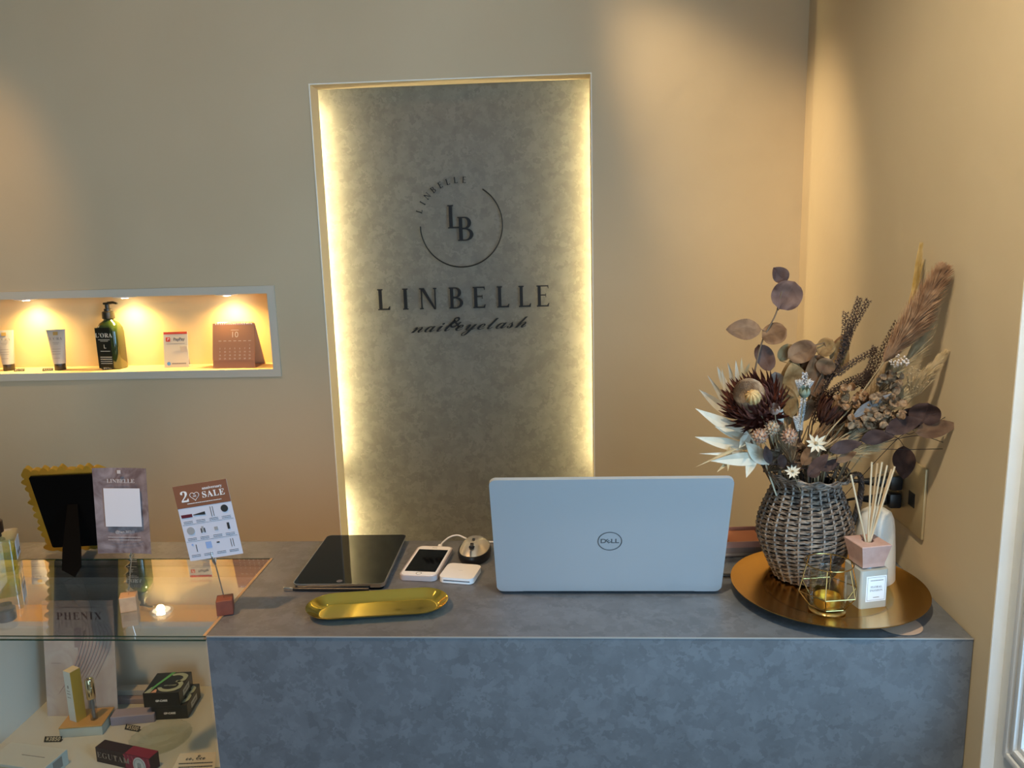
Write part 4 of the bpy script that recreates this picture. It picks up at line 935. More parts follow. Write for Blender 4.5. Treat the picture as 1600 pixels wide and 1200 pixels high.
# ------------------------------------------------------------------ wicker jug
JX, JY = .4280, -.1950
def jug():
    t = thing('wicker_jug', 'brown woven wicker jug with side handle holding the dried bouquet', 'jug', (JX, JY, PZ+.003)); H_ = .196
    prof = [(0, .0490), (.12, .0600), (.25, .0715), (.38, .0795), (.46, .0812), (.55, .0788), (.65, .0722), (.75, .0645), (.84, .0565), (.89, .0548), (.95, .0630), (1.0, .0730)]
    def rad(u):
        for (a, ra), (b, rb) in zip(prof, prof[1:]):
            if u <= b:
                k = (u-a)/(b-a); k = k*k*(3-2*k)*.5+k*.5; return ra+(rb-ra)*k
        return prof[-1][1]
    tilt = Matrix.Rotation(math.radians(3), 4, 'Y')
    NS = 24; rows = 42; rnd = random.Random(2)
    m = MB(); ph0 = .12
    for r_ in range(rows):
        u = (r_+.5)/rows*.93; z = u*H_
        seg = NS*5
        for q in (-1, 1):
            pts = []
            for k in range(seg):
                a = 2*PI*k/seg+ph0; wv = math.cos(NS/2*(a-ph0)+(PI if r_ % 2 else 0))*(1)
                rr = rad(u)+.0022*wv+.0004*rnd.uniform(-1, 1); dz = .0009*math.sin(NS/2*(a-ph0)+(PI if r_ % 2 else 0)+.8)*2
                pts.append((rr*math.cos(a), rr*math.sin(a), z+q*.00105+dz+.0004*rnd.uniform(-1, 1)))
            m.tube(pts, .00098, 5, closed=True)
    m.build('weave', mat('willow', (.080, .050, .034), .6, col2=(.34, .245, .175), scale=75, detail=3, distort=.6, lo=.38, hi=.66), t)
    m = MB()
    for k in range(NS):
        a = 2*PI*k/NS+ph0; m.tube([((rad(u/20)+.0002)*math.cos(a), (rad(u/20)+.0002)*math.sin(a), u/20*H_) for u in range(20)], .0019, 6)
    m.build('stakes', mat('willow_stake', (.20, .155, .125), .6, col2=(.30, .25, .21), scale=60), t)
    m = MB(); m.lathe([(rad(u/16)-.0055, u/16*H_+.002) for u in range(0, 15)], 40); m.lathe([(0, .002), (rad(0)-.004, .002)], 40)
    m.build('lining', mat('jug_dark', (.02, .014, .01), .9), t)
    m = MB()
    for j in range(7):
        pts = []; 
        for k in range(96):
            a = 2*PI*k/96; e_ = 14*a+j*2*PI/7
            u = .955+.008*j; rr = rad(min(u, 1))+.0022*math.cos(e_)+.001*(j % 3); z = H_*(.945+.009*j)+.0022*math.sin(e_)+.0035*math.cos(a-2.6)
            pts.append((rr*math.cos(a), rr*math.sin(a), z))
        m.tube(pts, .0015, 5, closed=True)
    m.build('rim', mat('willow', (.1, .07, .05), .6), t)
    m = MB()
    for j in range(4):
        base = spline([(.0700, -.010, .186), (.084, -.012, .192), (.0905, -.012, .178), (.0900, -.012, .150), (.086, -.012, .125), (.0800, -.012, .100)], 8)
        m.tube([Vector(p)+Vector((.0027*math.cos(.9*i+j*PI/2), .0040*math.sin(.9*i+j*PI/2), 0)) for i, p in enumerate(base)], .0028, 6)
    m.build('handle', mat('willow_dark', (.045, .028, .020), .6, col2=(.12, .075, .05), scale=90), t)
jug()

# ------------------------------------------------------------------ dried bouquet
def cr(cx, cy, Y): return aty(1060+cx/3.158, 380+cy/3.158, Y)          # bouquet sketch units -> room
MOUTH = Vector((JX, JY, PZ+.16))
def into(off=(0, 0)): return Vector((JX+off[0], JY+off[1], PZ+.10))
RND = random.Random(21)
def leaf_mesh(m, base, tip, width, prof, face=None, curl=.10, fold=.10, wave=0, n=12, nu=4, th=.0005):
    base, tip = Vector(base), Vector(tip); ax = tip-base; L = ax.length
    nr = face if face is not None else (CAM-(base+tip)/2).normalized()+Vector((RND.uniform(-.45, .45), RND.uniform(-.3, .3), RND.uniform(-.35, .35)))
    side = nr.cross(ax).normalized(); N = ax.cross(side).normalized()
    vs = []
    for i in range(n+1):
        s_ = i/n; w_ = width*max(prof(s_), .02)
        for j in range(-nu, nu+1):
            q = j/nu
            vs.append(base+ax*s_+side*q*w_/2+N*(-curl*L*math.sin(PI*s_)+fold*abs(q)*w_+wave*width*math.sin(s_*9+q*2)*.12))
    M1 = 2*nu+1; f = [(i*M1+j, i*M1+j+1, (i+1)*M1+j+1, (i+1)*M1+j) for i in range(n) for j in range(M1-1)]
    m.add(vs, f)
    V2 = [v-N*th for v in vs]; m.add(V2, [q[::-1] for q in f])
    return m
P_ROUND = lambda s: max(0, 1-abs(2*s-1)**2.3)**.55
P_OVAL = lambda s: math.sin(PI*s**.85)**.75 if 0 < s < 1 else 0
P_LANCE = lambda s: math.sin(PI*s**.72)**1.05 if 0 < s < 1 else 0
P_SPEAR = lambda s: (min(s/.25, 1))**.7*(1-max(0, (s-.25)/.75))**.9
euc_p = leafmat('euc_plum', (.085, .038, .026), (.190, .105, .078), scale=38)
euc_b = leafmat('euc_brown', (.125, .055, .022), (.290, .155, .075), scale=38)
euc_o = leafmat('euc_ochre', (.200, .105, .035), (.420, .260, .110), scale=38)
euc_d = leafmat('euc_dark', (.040, .018, .014), (.100, .052, .040), scale=38)
euc_g = leafmat('euc_grey', (.150, .125, .110), (.300, .250, .220), scale=38)
bleach = leafmat('bleached', (.70, .61, .46), (.86, .78, .64), tr=.35, scale=30)
bleach_y = leafmat('bleached_yellow', (.60, .42, .20), (.78, .62, .38), tr=.35, scale=30)
stem_b = mat('stem_brown', (.12, .07, .035), .7); stem_d = mat('stem_dark', (.035, .018, .012), .7); stem_t = mat('stem_tan', (.32, .22, .11), .7)
def branch(label, pts, Y, leaves, stem=stem_b, r=.0016, kind='eucalyptus_stem', grp='eucalyptus stems in the wicker jug', cat='dried branch', off=(0, 0), Ys=None):
    """pts: stem path in sketch units; leaves: (base, tip, width, material, depth offset, outline)"""
    t = thing(kind, label, cat, into(off), 0, grp)
    P = [into(off)]+[cr(x, y, Y if Ys is None else Ys[i]) for i, (x, y) in enumerate(pts)]
    sp = spline(P, 6); m = MB(); m.tube(sp, [r*1.2-(r*.6)*i/(len(sp)-1) for i in range(len(sp))], 7); m.build('stem', stem, t, world=True)
    for lf in leaves:
        b, tp, w_, mt, dy = lf[:5]; pr = lf[5] if len(lf) > 5 else P_ROUND
        y0 = Y+dy; B, Tt = cr(*b, y0), cr(*tp, y0-.006 if len(lf) < 7 else y0+lf[6])
        m = MB(); leaf_mesh(m, B, Tt, w_*(CAM-B).length/1260/3.158*1.02, pr, wave=.25, curl=RND.uniform(.03, .14), fold=RND.uniform(.0, .12))
        q = min(sp, key=lambda p: (p-B).length)
        if (q-B).length > .002: m.tube([q, (q+B)/2+Vector((0, 0, -.001)), B, B+(Tt-B)*.12], [.0008, .0007, .0007, .0003], 5)
        m.tube([B+(Tt-B)*u/6 - (Tt-B).cross((CAM-B)).cross(Tt-B).normalized()*0 for u in range(6)], .0002, 4)
        m.build('leaf', mt, t, world=True)
    return t
branch('tall thin eucalyptus stem with plum round leaves rising at left of the bouquet', [(330, 900), (375, 640), (415, 480), (480, 350), (510, 240), (535, 185)], -.20, [
    ((535, 190), (470, 120), 74, euc_p, 0, P_OVAL), ((497, 325), (575, 190), 136, euc_p, -.004), ((410, 425), (235, 425), 98, euc_b, 0, P_OVAL), ((412, 465), (535, 425), 108, euc_b, -.004),
    ((395, 500), (455, 630), 86, euc_p, .004), ((500, 760), (478, 635), 74, euc_g, .01)], off=(-.02, .0))
branch('bushy eucalyptus stem with brown and ochre round leaves in the bouquet centre', [(540, 950), (560, 760), (590, 600), (640, 520), (720, 490)], -.19, [
    ((540, 565), (680, 505), 100, euc_b, -.006), ((690, 550), (760, 475), 82, euc_o, 0), ((500, 580), (560, 500), 62, euc_o, .004), ((565, 770), (565, 565), 110, euc_o, 0, P_OVAL),
    ((655, 700), (700, 552), 130, euc_b, -.003), ((765, 600), (825, 445), 80, euc_b, .004, P_OVAL), ((640, 620), (700, 560), 60, euc_p, .006), ((600, 560), (620, 690), 80, euc_b, .008), ((660, 815), (700, 700), 70, euc_o, .01, P_OVAL), ((540, 900), (560, 770), 66, euc_o, .006, P_OVAL)], off=(0, .01))
branch('ochre broad-leaved stem filling the middle behind the white filler', [(600, 950), (640, 800), (700, 660), (770, 560)], -.205, [
    ((590, 760), (560, 590), 120, euc_o, .004, P_OVAL), ((680, 760), (665, 560), 96, euc_b, .0, P_OVAL), ((700, 640), (755, 575), 88, euc_b, -.004), ((790, 640), (800, 470), 84, euc_o, .006, P_OVAL), ((610, 880), (660, 770), 70, euc_b, .0, P_OVAL), ((560, 860), (530, 700), 80, euc_o, .006, P_OVAL)], off=(.0, .012))
branch('dark brown eucalyptus branch reaching right towards the wall', [(650, 1080), (860, 980), (1010, 960), (1120, 920), (1200, 880)], -.285, [
    ((1060, 890), (1270, 840), 96, euc_d, .004, P_OVAL), ((1200, 900), (1235, 790), 130, euc_d, .0), ((1020, 925), (1205, 870), 78, euc_d, -.004, P_OVAL), ((1170, 935), (1380, 895), 78, leafmat('euc_tan', (.10, .050, .028), (.21, .12, .07), scale=38), -.004, P_OVAL),
    ((900, 970), (1065, 955), 72, euc_d, 0, P_OVAL), ((745, 1025), (905, 985), 62, euc_d, -.01, P_OVAL), ((860, 860), (1055, 740), 46, euc_g, 0, P_LANCE), ((640, 1140), (740, 1040), 54, euc_d, -.015, P_OVAL), ((780, 1080), (880, 1030), 40, euc_b, -.01, P_OVAL)],
    stem=stem_d, r=.0022, off=(.02, -.01), Ys=(-.22, -.25, -.275, -.285, -.285))
branch('single dark leaf hanging on a thin curved stalk beside the socket', [(900, 985), (1040, 955), (1085, 965), (1112, 1000)], -.20, [((1112, 1000), (1112, 1165), 94, euc_d, 0, P_OVAL)], stem=stem_d, r=.0008, off=(.03, 0))
branch('short brown leafy stem at the lower front of the bouquet', [(640, 1110), (660, 1040)], -.262, [((610, 1095), (690, 990), 66, euc_b, -.004, P_OVAL), ((520, 1110), (505, 1040), 40, euc_d, -.004, P_OVAL), ((640, 1150), (700, 1100), 56, euc_d, -.006, P_OVAL), ((700, 1120), (800, 1065), 50, euc_d, .0, P_OVAL), ((455, 1090), (430, 1000), 44, euc_d, 0, P_OVAL)], off=(.0, -.03))

def bleached_spray(label, items, Y, off):
    t = thing('bleached_leaf_spray', label, 'dried leaves', into(off), 0, 'bleached leaf sprays at the left of the bouquet')
    hub = cr(430, 1090, Y+.02); m = MB(); m.tube(spline([into(off), hub, cr(*items[0][0], Y)], 6), .0014, 6); m.build('stem', mat('stem_pale', (.55, .45, .30), .7), t, world=True)
    for b, tp, w_, mt in items:
        B, Tt = cr(*b, Y+RND.uniform(-.004, .01)), cr(*tp, Y-.012); m = MB()
        leaf_mesh(m, B, Tt, w_*(CAM-B).length/1260/3.158, P_SPEAR if w_ < 34 else P_LANCE, curl=RND.uniform(.02, .1), fold=.18)
        m.tube([hub, (hub+B)/2+Vector((0, .004, 0)), B, B+(Tt-B)*.2], [.0007, .0006, .0006, .0002], 5)
        m.build('leaf', mt, t, world=True)
bleached_spray('spiky white bleached leaves standing behind the big protea', [((255, 745), (192, 608), 34, bleach), ((275, 730), (243, 590), 32, bleach), ((300, 720), (283, 578), 32, bleach), ((320, 700), (312, 565), 26, bleach_y), ((240, 765), (214, 620), 24, bleach), ((240, 800), (143, 652), 32, bleach), ((270, 860), (102, 722), 46, bleach), ((330, 650), (352, 590), 20, bleach_y)], -.185, (-.03, .0))
bleached_spray('long white bleached leaves sweeping left below the protea', [((360, 960), (84, 815), 66, bleach), ((355, 1010), (82, 955), 56, bleach), ((470, 985), (500, 740), 70, bleach), ((345, 970), (180, 905), 40, bleach)], -.235, (-.035, -.01))
bleached_spray('curled cream bleached leaves drooping at the lower left behind the laptop', [((430, 1060), (160, 1075), 66, bleach), ((440, 1090), (330, 980), 70, bleach), ((400, 1040), (104, 1038), 26, bleach), ((250, 1005), (245, 1125), 32, bleach_y), ((375, 1030), (335, 1158), 50, bleach), ((300, 1010), (85, 1105), 15, bleach_y), ((350, 945), (300, 1010), 44, bleach), ((445, 1095), (395, 1000), 46, bleach), ((255, 1070), (190, 1130), 22, bleach_y)], -.245, (-.035, -.02))

def protea(label, c, R_, axis, Y, deep, dome_col, rows, off, dome=True):
    """cup of pointed scales around a fuzzy dome; rows: height on the cup, angle off the axis, length, count, width"""
    t = thing('protea_flower', label, 'dried flower', into(off), 0, 'protea flowers in the bouquet')
    c = cr(*c, Y); ax = Vector(axis).normalized(); e1 = ax.orthogonal().normalized(); e2 = ax.cross(e1)
    m = MB(); m.tube(spline([into(off), (into(off)*.45+c*.55)-ax*.02, c-ax*R_*1.25, c-ax*R_*.8], 6), .0035, 8); m.build('stem', stem_b, t, world=True)
    m = MB()
    for k, (hh, ang, ln, n, w_) in enumerate(rows):
        for j in range(n):
            a = 2*PI*(j+.5*(k % 2))/n+RND.uniform(-.07, .07); th = math.radians(ang+RND.uniform(-6, 6))
            rad_ = e1*math.cos(a)+e2*math.sin(a); d = ax*math.cos(th)+rad_*math.sin(th); b = c+ax*R_*(hh-1)+rad_*R_*(.16+.52*math.sin(min(hh, 1)*PI/2))
            L = ln*R_*RND.uniform(.85, 1.12)
            leaf_mesh(m, b, b+d*L, w_*R_, P_SPEAR, face=(rad_*1.0+ax*.25), curl=-.12, fold=-.22, n=6, nu=1, th=.0010)
    Q = Matrix((e1, e2, ax)).transposed().to_4x4(); Q.translation = c
    m.lathe([(0, -1.05*R_), (.16*R_, -1.0*R_), (.42*R_, -.7*R_), (.56*R_, -.35*R_), (.60*R_, -.05*R_), (.40*R_, .02*R_)], 24, Q)
    m.build('bracts', deep, t, world=True)
    if dome:
        Q = Q @ T(0, 0, .42*R_); m = MB(); m.lathe([(.50*R_, -.6*R_), (.56*R_, -.2*R_), (.585*R_, .0), (.54*R_, .22*R_), (.40*R_, .40*R_), (.22*R_, .48*R_), (.10*R_, .47*R_), (0, .44*R_)], 40, Q)
        for k in range(1500):
            u = RND.random()**.55; a = RND.uniform(0, 2*PI); r_ = .575*R_*u; z = .47*R_*math.sqrt(max(0, 1-u**2.6*.9))
            p = Q @ Vector((r_*math.cos(a), r_*math.sin(a), z*.95)); q = Q @ Vector((r_*.90*math.cos(a+.12), r_*.90*math.sin(a+.12), z+.13*R_))
            m.tube([p, q], [.0007, .0002], 3, caps=False)
        m.build('flower_centre', dome_col, t, world=True)
        m = MB(); m.lathe([(.23*R_, .50*R_), (.17*R_, .56*R_), (0, .57*R_)], 24, Q); m.build('dark_eye', mat('protea_eye', (.05, .03, .022), .95, col2=(.10, .06, .04), scale=300), t, world=True)
maroon = leafmat('protea_bract', (.050, .012, .008), (.165, .050, .032), tr=.12, scale=55)
dome_m = mat('protea_dome', (.30, .17, .09), .9, col2=(.52, .36, .22), scale=90)
protea('big maroon protea with fuzzy brown dome at left of the bouquet', (372, 782), .044, (-.50, -.42, .76), -.250, maroon, dome_m, [(.02, 78, .80, 14, .20), (.18, 70, .95, 18, .22), (.38, 60, 1.05, 22, .22), (.58, 48, 1.08, 24, .22), (.78, 34, 1.0, 24, .21), (.92, 20, .86, 24, .19), (1.05, 10, .72, 22, .17), (1.2, 2, .55, 20, .15)], (-.02, -.02))
protea('closed dark red protea bud standing upright in the middle of the bouquet', (760, 830), .030, (.38, -.35, .90), -.228, leafmat('bud_red', (.040, .011, .008), (.12, .045, .025), tr=.1, scale=60), dome_m, [(.0, 40, 1.0, 12, .30), (.2, 30, 1.15, 16, .30), (.45, 20, 1.2, 18, .28), (.7, 12, 1.1, 18, .25), (.9, 4, 1.0, 16, .22), (.95, -8, .9, 12, .2)], (.01, -.01), dome=False)
spindle_brown = None
# brown straw-like bracts below the closed protea
def spindle(label, pts, n, col, Y, grp, name='grass_tuft', cat='dried grass', wid=.004, ln=.06, spread=.3, off=(0, 0), droop=0, droot=None):
    """a tuft: stem plus many fine blades leaving it at small angles"""
    t = thing(name, label, cat, into(off), 0, grp)
    P = spline([into(off)]+[cr(x, y, Y) for x, y in pts], 8); m = MB(); m.tube(P, [.0014-.0010*i/(len(P)-1) for i in range(len(P))], 6); m.build('stem', stem_t, t, world=True)
    i0 = int(len(P)*(.30 if droot is None else droot)); m = MB()
    for k in range(n):
        i = RND.uniform(i0, len(P)-1.01); j = int(i); p = P[j].lerp(P[j+1], i-j); d = (P[j+1]-P[j]).normalized()
        u = (i-i0)/(len(P)-1-i0); env = ((1-u)**.55)*min(1, u*3.5+.35)*.9+.10
        s_ = Vector((RND.gauss(0, 1), RND.gauss(0, 1), RND.gauss(0, 1))).cross(d).normalized()
        L = ln*env*RND.uniform(.55, 1.1); q1 = p+(d*.75+s_*spread*.7).normalized()*L*.5; q2 = q1+(d*.9+s_*spread*.8+Vector((0, 0, -droop))).normalized()*L*.5
        m.tube([p, q1, q2], [wid*.08, wid*.12, wid*.015], 3, caps=False)
    m.build('plume', col, t, world=True); return t
pam_r = mat('pampas_red', (.20, .095, .045), .9, col2=(.40, .235, .13), scale=60); pam_b = mat('pampas_beige', (.42, .29, .14), .9, col2=(.60, .46, .27), scale=60); pam_y = mat('wheat_yellow', (.45, .28, .07), .85, col2=(.58, .40, .16), scale=50)
spindle('reddish brown feathery pampas plume leaning right against the wall', [(700, 1020), (860, 800), (1010, 590), (1130, 430), (1240, 250), (1310, 125)], 3200, pam_r, -.262, 'pampas and grass plumes', 'pampas_plume', 'pampas grass', .0042, .064, .62, (.02, -.01), 0, .50)
spindle('thin golden wheat-like plume pointing straight up behind the pampas', [(740, 1000), (940, 700), (1080, 470), (1130, 340), (1165, 200), (1195, 30)], 700, pam_y, -.175, 'pampas and grass plumes', 'pampas_plume', 'pampas grass', .0030, .070, .13, (.02, 0), 0, .64)
spindle('soft beige plume behind the red pampas', [(760, 980), (980, 740), (1120, 600), (1200, 480), (1270, 330)], 1600, pam_b, -.250, 'pampas and grass plumes', 'pampas_plume', 'pampas grass', .0030, .045, .45, (.02, 0), .15, .5)
spindle('beige grass plume arching low right under the pampas', [(760, 1010), (960, 880), (1100, 760), (1220, 650), (1318, 540)], 1500, pam_b, -.262, 'pampas and grass plumes', 'pampas_plume', 'pampas grass', .0030, .045, .42, (.02, 0), .1, .45)
spindle('pale beige grass tuft at lower right of the bouquet over the jug rim', [(700, 1100), (840, 1040), (950, 1000), (1000, 960)], 700, pam_b, -.262, 'pampas and grass plumes', 'pampas_plume', 'pampas grass', .0040, .045, .5, (.02, -.02), .1, .3)
spindle('tan filler grass in the right middle of the bouquet', [(720, 980), (860, 880), (980, 720), (1050, 590)], 1300, mat('filler_tan', (.24, .14, .06), .9, col2=(.42, .27, .13), scale=70), -.235, 'pampas and grass plumes', 'pampas_plume', 'pampas grass', .0035, .040, .7, (.015, 0), 0, .35)
spindle('brown straw tuft standing in front of the jug mouth', [(560, 1080), (530, 980), (500, 900)], 500, mat('straw_brown', (.16, .09, .045), .9, col2=(.36, .25, .14), scale=70), -.245, 'pampas and grass plumes', 'grass_tuft', 'dried grass', .0050, .045, .5, (-.01, -.02), 0, .2)
spindle('dark brown leaf litter tuft between the jug rim and the closed protea', [(640, 1080), (760, 980), (860, 900)], 600, mat('litter', (.07, .035, .02), .9, col2=(.20, .12, .06), scale=70), -.235, 'pampas and grass plumes', 'grass_tuft', 'dried grass', .0070, .045, .55, (.01, -.01), 0, .2)

def heather(label, pts, Y, off, n=70, size=.0046, col=None, twigs=()):
    t = thing('heather_sprig', label, 'dried sprig', into(off), 0, 'sprigs in the bouquet')
    paths = [spline([into(off)]+[cr(x, y, Y) for x, y in pts], 8)]
    for tw in twigs: paths.append(spline([cr(x, y, Y-.004) for x, y in tw], 8))
    m = MB()
    for P in paths: m.tube(P, [.0013-.0008*i/(len(P)-1) for i in range(len(P))], 5)
    m.build('stem', stem_d, t, world=True)
    m = MB()
    for pi, P in enumerate(paths):
        i0 = len(P)*(.42 if pi == 0 else .05); cnt = int(n*1.4) if pi == 0 else int(n*.75)
        for k in range(cnt):
            i = i0+(len(P)-1.01-i0)*k/cnt; j = int(i); p = P[j].lerp(P[j+1], i-j); d = (P[j+1]-P[j]).normalized()
            a = k*2.4; s_ = d.orthogonal().normalized(); s_ = Matrix.Rotation(a, 3, d) @ s_
            b = p+s_*size*.7+d*size*.3; m.tube([p, b], .0005, 3)
            for q in range(5):
                v = (Matrix.Rotation(2*PI*q/5, 3, s_+d*.5) @ (d*.9)).normalized(); m.tube([b, b+(s_*.6+v).normalized()*size*.85], [.0009, .0001], 3, caps=False)
    m.build('florets', col or mat('heather_dark', (.045, .022, .014), .8, col2=(.12, .065, .04), scale=200), t, world=True)
heather('tall dark heather sprig with starry buds, the left one of two tips', [(660, 900), (760, 640), (830, 500), (850, 400), (895, 270)], -.205, (.01, .01), 90, twigs=[[(745, 680), (800, 560), (820, 440), (825, 340)], [(810, 520), (870, 400), (938, 280)], [(720, 760), (800, 700), (900, 655)]])
heather('second dark heather sprig arching right with side twigs', [(700, 900), (790, 740), (900, 690), (960, 640), (1010, 520), (1080, 390)], -.215, (.015, .005), 90, twigs=[[(860, 700), (940, 620), (970, 510)], [(770, 660), (860, 590), (975, 525)], [(900, 720), (930, 680), (935, 630)]])
heather('short dark heather sprig low in the bouquet behind the white filler', [(640, 940), (690, 800), (730, 690), (760, 640)], -.200, (.005, .01), 70, twigs=[[(660, 900), (740, 760), (860, 690)], [(670, 860), (700, 740), (790, 600)]])
white_bit = mat('filler_white', (.42, .38, .36), .8, col2=(.70, .66, .62), scale=200)
heather('slim sprig of tiny grey-white filler blossom in the bouquet centre', [(600, 1010), (600, 900), (615, 790), (625, 640)], -.232, (0, -.01), 90, .0038, white_bit, twigs=[[(600, 930), (580, 860)], [(612, 740), (655, 680)], [(612, 740), (590, 680)]])

def sphere(m, c, r_, M3=None, seg=14):
    b = bmesh.new(); bmesh.ops.create_uvsphere(b, u_segments=seg, v_segments=seg//2+2, radius=r_)
    for v in b.verts: v.co = (M3 @ v.co if M3 else v.co)+Vector(c)
    m.merge(b)
def bud(label, c, r_, Y, col, stempts, style, off):
    t = thing('dried_bud', label, 'dried bud', into(off), 0, 'round buds at the front of the protea')
    yb, Y0_ = c[1], Y+.006; c = cr(*c, Y); P = spline([into(off)]+[cr(x, y, Y0_+(-.222-Y0_)*min(1, max(0, (y-yb)/(1060-yb)))) for x, y in stempts]+[c], 6); m = MB(); m.tube(P, .0009, 6); m.build('stem', stem_t, t, world=True)
    d = (P[-1]-P[-3]).normalized(); m = MB(); R_ = r_*(CAM-c).length/1260/3.158
    Q = d.to_track_quat('Z', 'Y').to_matrix().to_4x4(); Q.translation = c
    if style == 'ball':
        for k in range(9):
            a0 = 2*PI*k/9; pts = [(R_*math.sin(s_)*math.cos(a0+.25*s_)*.82, R_*math.sin(s_)*math.sin(a0+.25*s_)*.82, -R_*math.cos(s_)) for s_ in [PI*i/8 for i in range(9)]]
            m.tube([Q @ Vector(p) for p in pts], [R_*.06+R_*.26*math.sin(PI*i/8) for i in range(9)], 6)
        m.tube([Q @ Vector((0, 0, R_*.8)), Q @ Vector((0, 0, R_*1.15))], [R_*.3, R_*.12], 8)
    elif style == 'pod':
        for k in range(7):
            a0 = 2*PI*k/7; leaf_mesh(m, Q @ Vector((.15*R_*math.cos(a0), .15*R_*math.sin(a0), -R_)), Q @ Vector((.65*R_*math.cos(a0), .65*R_*math.sin(a0), R_*1.1)), R_*.9, P_OVAL, face=(Q.to_3x3() @ Vector((math.cos(a0), math.sin(a0), 0))), curl=-.22, fold=-.15, n=6, nu=2)
    else:
        m.lathe([(0, -R_), (R_*.5, -R_*.9), (R_*.85, -R_*.3), (R_*.8, R_*.3), (R_*.55, R_*.75), (0, R_*.8)], 16, Q)
        for k in range(46):
            s_ = math.acos(1-1.75*(k+.5)/46); a0 = k*2.4; p = Vector((R_*.8*math.sin(s_)*math.cos(a0), R_*.8*math.sin(s_)*math.sin(a0), R_*math.cos(s_)*.9)); n_ = (p+Vector((0, 0, R_*.6))).normalized()
            m.tube([Q @ p, Q @ (p+n_*R_*.38)], [R_*.17, R_*.02], 4)
    m.build('bud', col, t, world=True)
bud('yellow-tan ball bud in front of the protea dome', (368, 760), 34, -.305, mat('bud_yellow', (.40, .22, .07), .8, col2=(.56, .36, .15), scale=150), [(500, 1080), (440, 920), (400, 830)], 'ball', (-.01, -.03))
bud('rosy brown bud right of the yellow ball bud', (475, 822), 30, -.30, mat('bud_rose', (.22, .11, .08), .8, col2=(.44, .30, .22), scale=150), [(510, 1080), (485, 920)], 'pod', (-.005, -.03))
bud('brown scaly bud at the centre below the protea', (462, 912), 34, -.295, mat('bud_brown', (.22, .12, .07), .8, col2=(.46, .34, .22), scale=150), [(515, 1090), (480, 980)], 'scaly', (0, -.035))
bud('reddish scaly bud furthest left below the protea', (403, 952), 36, -.295, mat('bud_rust', (.24, .10, .055), .8, col2=(.46, .30, .20), scale=150), [(490, 1100), (440, 1010)], 'scaly', (-.01, -.035))
bud('orange-brown scaly bud furthest right below the protea', (547, 952), 36, -.295, mat('bud_rust', (.24, .10, .055), .8), [(545, 1100), (545, 1010)], 'scaly', (.005, -.035))
bud('pale green seed pod in the upper middle of the bouquet', (622, 738), 30, -.262, leafmat('pod_green', (.22, .24, .15), (.42, .42, .30), scale=60), [(580, 1060), (605, 870)], 'pod', (0, -.02))
def star(label, c, r_, Y, n=10):
    t = thing('star_flower', label, 'dried flower', cr(*c, Y), 0, 'white star flowers low in the bouquet'); o_ = cr(*c, Y); d = (CAM-o_).normalized(); d = (d+Vector((0, 0, .35))).normalized(); e1 = d.orthogonal().normalized(); e2 = d.cross(e1); R_ = r_*(CAM-o_).length/1260/3.158
    m = MB()
    for k in range(n):
        a = 2*PI*k/n+.2; v = e1*math.cos(a)+e2*math.sin(a); leaf_mesh(m, o_+v*R_*.1, o_+v*R_*RND.uniform(.8, 1.1)+d*R_*RND.uniform(.0, .35), R_*.34, P_LANCE, face=d, curl=.1, fold=.2, n=5, nu=1)
    m.build('petals', bleach, t, world=True)
    m = MB(); sphere(m, o_+d*R_*.12, R_*.17); m.build('centre', stem_t, t, world=True)
    m = MB(); m.tube([o_-d*R_*.05, (o_+into((0, -.04)))/2+Vector((0, .012, .015)), into((0, -.02))], .0008, 5); m.build('stem', stem_t, t, world=True)
star('small white star flower at the jug rim', (565, 1128), 36, -.280)
star('white star flower in the lower middle of the bouquet', (680, 990), 52, -.275, 9)
def gyps(label, c, rx, ry, Y, n, off, col, dot=.0016):
    t = thing('gypsophila_sprig', label, 'dried sprig', into(off), 0, 'sprigs in the bouquet'); hub = cr(c[0]-rx*.5, c[1]+ry*1.8, Y+.01); m = MB(); m.tube(spline([into(off), (into(off)+hub)/2+Vector((-.004, 0, .01)), hub], 5), .0009, 5); f = MB()
    for k in range(n):
        a = RND.uniform(0, 2*PI); r_ = math.sqrt(RND.random()); p = cr(c[0]+rx*r_*math.cos(a), c[1]+ry*r_*math.sin(a), Y+RND.uniform(-.010, .010)); m.tube([hub, hub.lerp(p, .5)+Vector((RND.uniform(-.002, .002), 0, -.002)), p], .0003, 3)
        sphere(f, p, dot*RND.uniform(.7, 1.2), seg=6)
    m.build('stem', stem_t, t, world=True); f.build('blossoms', col, t, world=True)
gyps('spray of tiny pinkish white dots in front of the pampas', (1090, 580), 50, 34, -.285, 46, (.02, -.01), mat('gyps_pink', (.60, .48, .40), .8))
gyps('spray of tiny tan dots right of the bouquet under the pampas', (1190, 660), 75, 60, -.275, 60, (.02, 0), mat('gyps_tan', (.45, .32, .18), .8), .0010)
def petals_cluster(label, c, rx, ry, Y, n, col, off):
    t = thing('hydrangea_sprig', label, 'dried flower', into(off), 0, 'crumpled hydrangea sprigs'); hub = cr(c[0]-rx, c[1]+ry*1.3, Y+.01); m = MB(); m.tube([into(off), (into(off)+hub)/2, hub], .0012, 5); f = MB()
    for k in range(n):
        a = RND.uniform(0, 2*PI); r_ = math.sqrt(RND.random()); p = cr(c[0]+rx*r_*math.cos(a), c[1]+ry*r_*math.sin(a), Y+RND.uniform(-.015, .012)); m.tube([hub, p], .0004, 3)
        v = Vector((RND.gauss(0, 1), RND.gauss(0, .6), RND.gauss(0, 1))).normalized(); leaf_mesh(f, p-v*.006, p+v*.008, RND.uniform(.008, .015), P_ROUND, curl=RND.uniform(-.3, .3), fold=RND.uniform(-.3, .3), wave=.8, n=5, nu=2)
    m.build('stem', stem_b, t, world=True); f.build('petals', col, t, world=True)
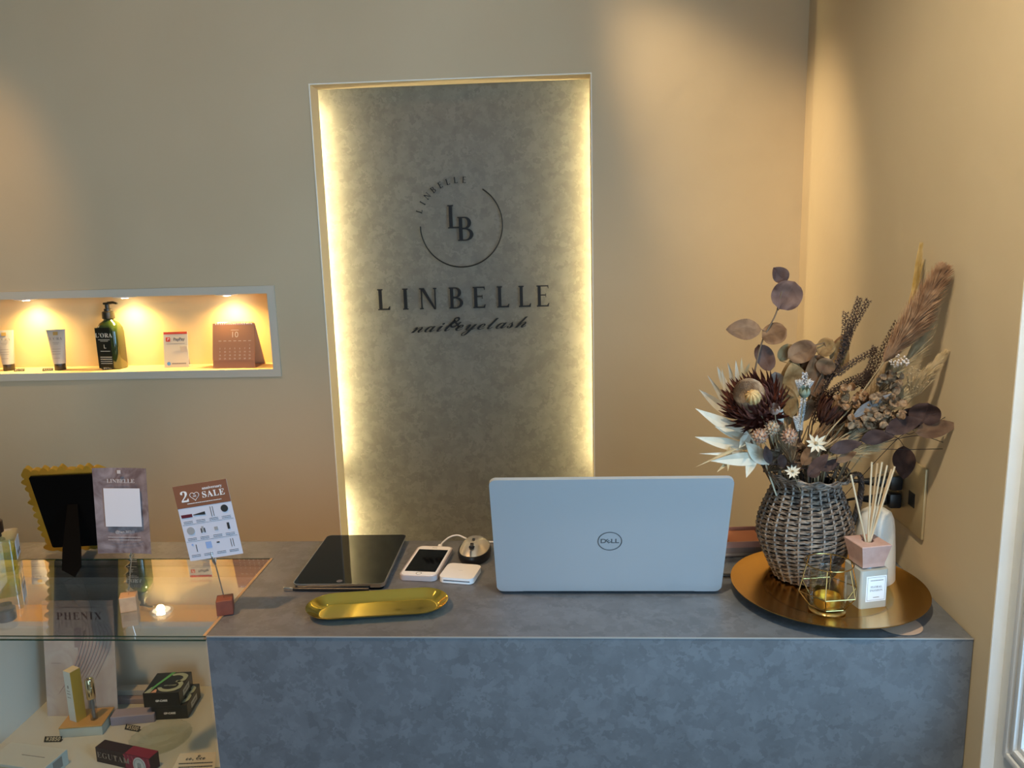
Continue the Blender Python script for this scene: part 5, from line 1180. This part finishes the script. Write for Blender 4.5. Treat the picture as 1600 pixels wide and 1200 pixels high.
hyd = leafmat('hydrangea', (.13, .060, .025), (.42, .26, .14), scale=120)
petals_cluster('crumpled brown hydrangea sprig right of the closed protea', (1020, 810), 105, 62, -.275, 60, hyd, (.02, -.01))
petals_cluster('crumpled brown hydrangea sprig above the dark right branch', (950, 880), 110, 50, -.27, 50, hyd, (.02, -.015))
petals_cluster('dark curled petals high right under the gypsophila', (1050, 680), 60, 50, -.272, 26, leafmat('petal_dark', (.09, .04, .02), (.34, .22, .12), scale=120), (.02, -.01))
petals_cluster('brown crumpled petals filling the bouquet centre above the jug rim', (590, 1050), 150, 60, -.235, 60, leafmat('petal_mid', (.07, .035, .02), (.26, .16, .09), scale=120), (0, -.01))
for k, (lb, pts) in enumerate((('long thin twig reaching right past the hanging leaf, lowest one', [(760, 1040), (960, 1018), (1150, 1018), (1330, 1014)]), ('long thin twig rising right above the hanging leaf, middle one', [(800, 1040), (1010, 985), (1180, 950), (1330, 990)]), ('fine twig fanning up right beyond the dark branch', [(1060, 985), (1150, 940), (1260, 890), (1330, 850)]))):
    t = thing('dried_twig', lb, 'twig', into((.02, -.01)), 0, 'thin twigs of the bouquet'); m = MB(); m.tube(spline([into((.02, -.01))]+[cr(x, y, -.262) for x, y in pts], 6), .0006, 5); m.build('stem', stem_d, t, world=True)
spindle('brown bract tuft wrapped round the closed dark red bud', [(620, 1060), (690, 960), (760, 860), (800, 790)], 420, mat('bract_brown', (.10, .045, .02), .85, col2=(.26, .15, .07), scale=70), -.232, 'pampas and grass plumes', 'grass_tuft', 'dried grass', .0080, .060, .40, (.01, -.01), 0, .3)
spindle('pale straw tuft pointing right from the middle of the bouquet', [(680, 1060), (800, 990), (920, 920), (1010, 860)], 500, mat('straw_pale', (.30, .20, .11), .85, col2=(.52, .40, .25), scale=70), -.268, 'pampas and grass plumes', 'grass_tuft', 'dried grass', .0050, .050, .35, (.015, -.02), 0, .3)
petals_cluster('rusty crumpled petals between the closed bud and the heather', (860, 760), 80, 60, -.262, 34, leafmat('petal_rust', (.13, .05, .02), (.40, .22, .10), scale=120), (.01, -.01))
branch('dark leafy sprig low behind the star flowers', [(560, 1100), (600, 1000), (640, 900)], -.225, [((560, 1080), (600, 960), 60, euc_d, 0, P_OVAL), ((640, 1060), (700, 950), 60, euc_d, 0, P_OVAL), ((500, 1070), (470, 960), 50, euc_b, 0, P_OVAL), ((700, 1090), (790, 1010), 56, euc_b, 0, P_OVAL), ((600, 960), (570, 860), 54, euc_b, .004, P_OVAL)], off=(0, .0))
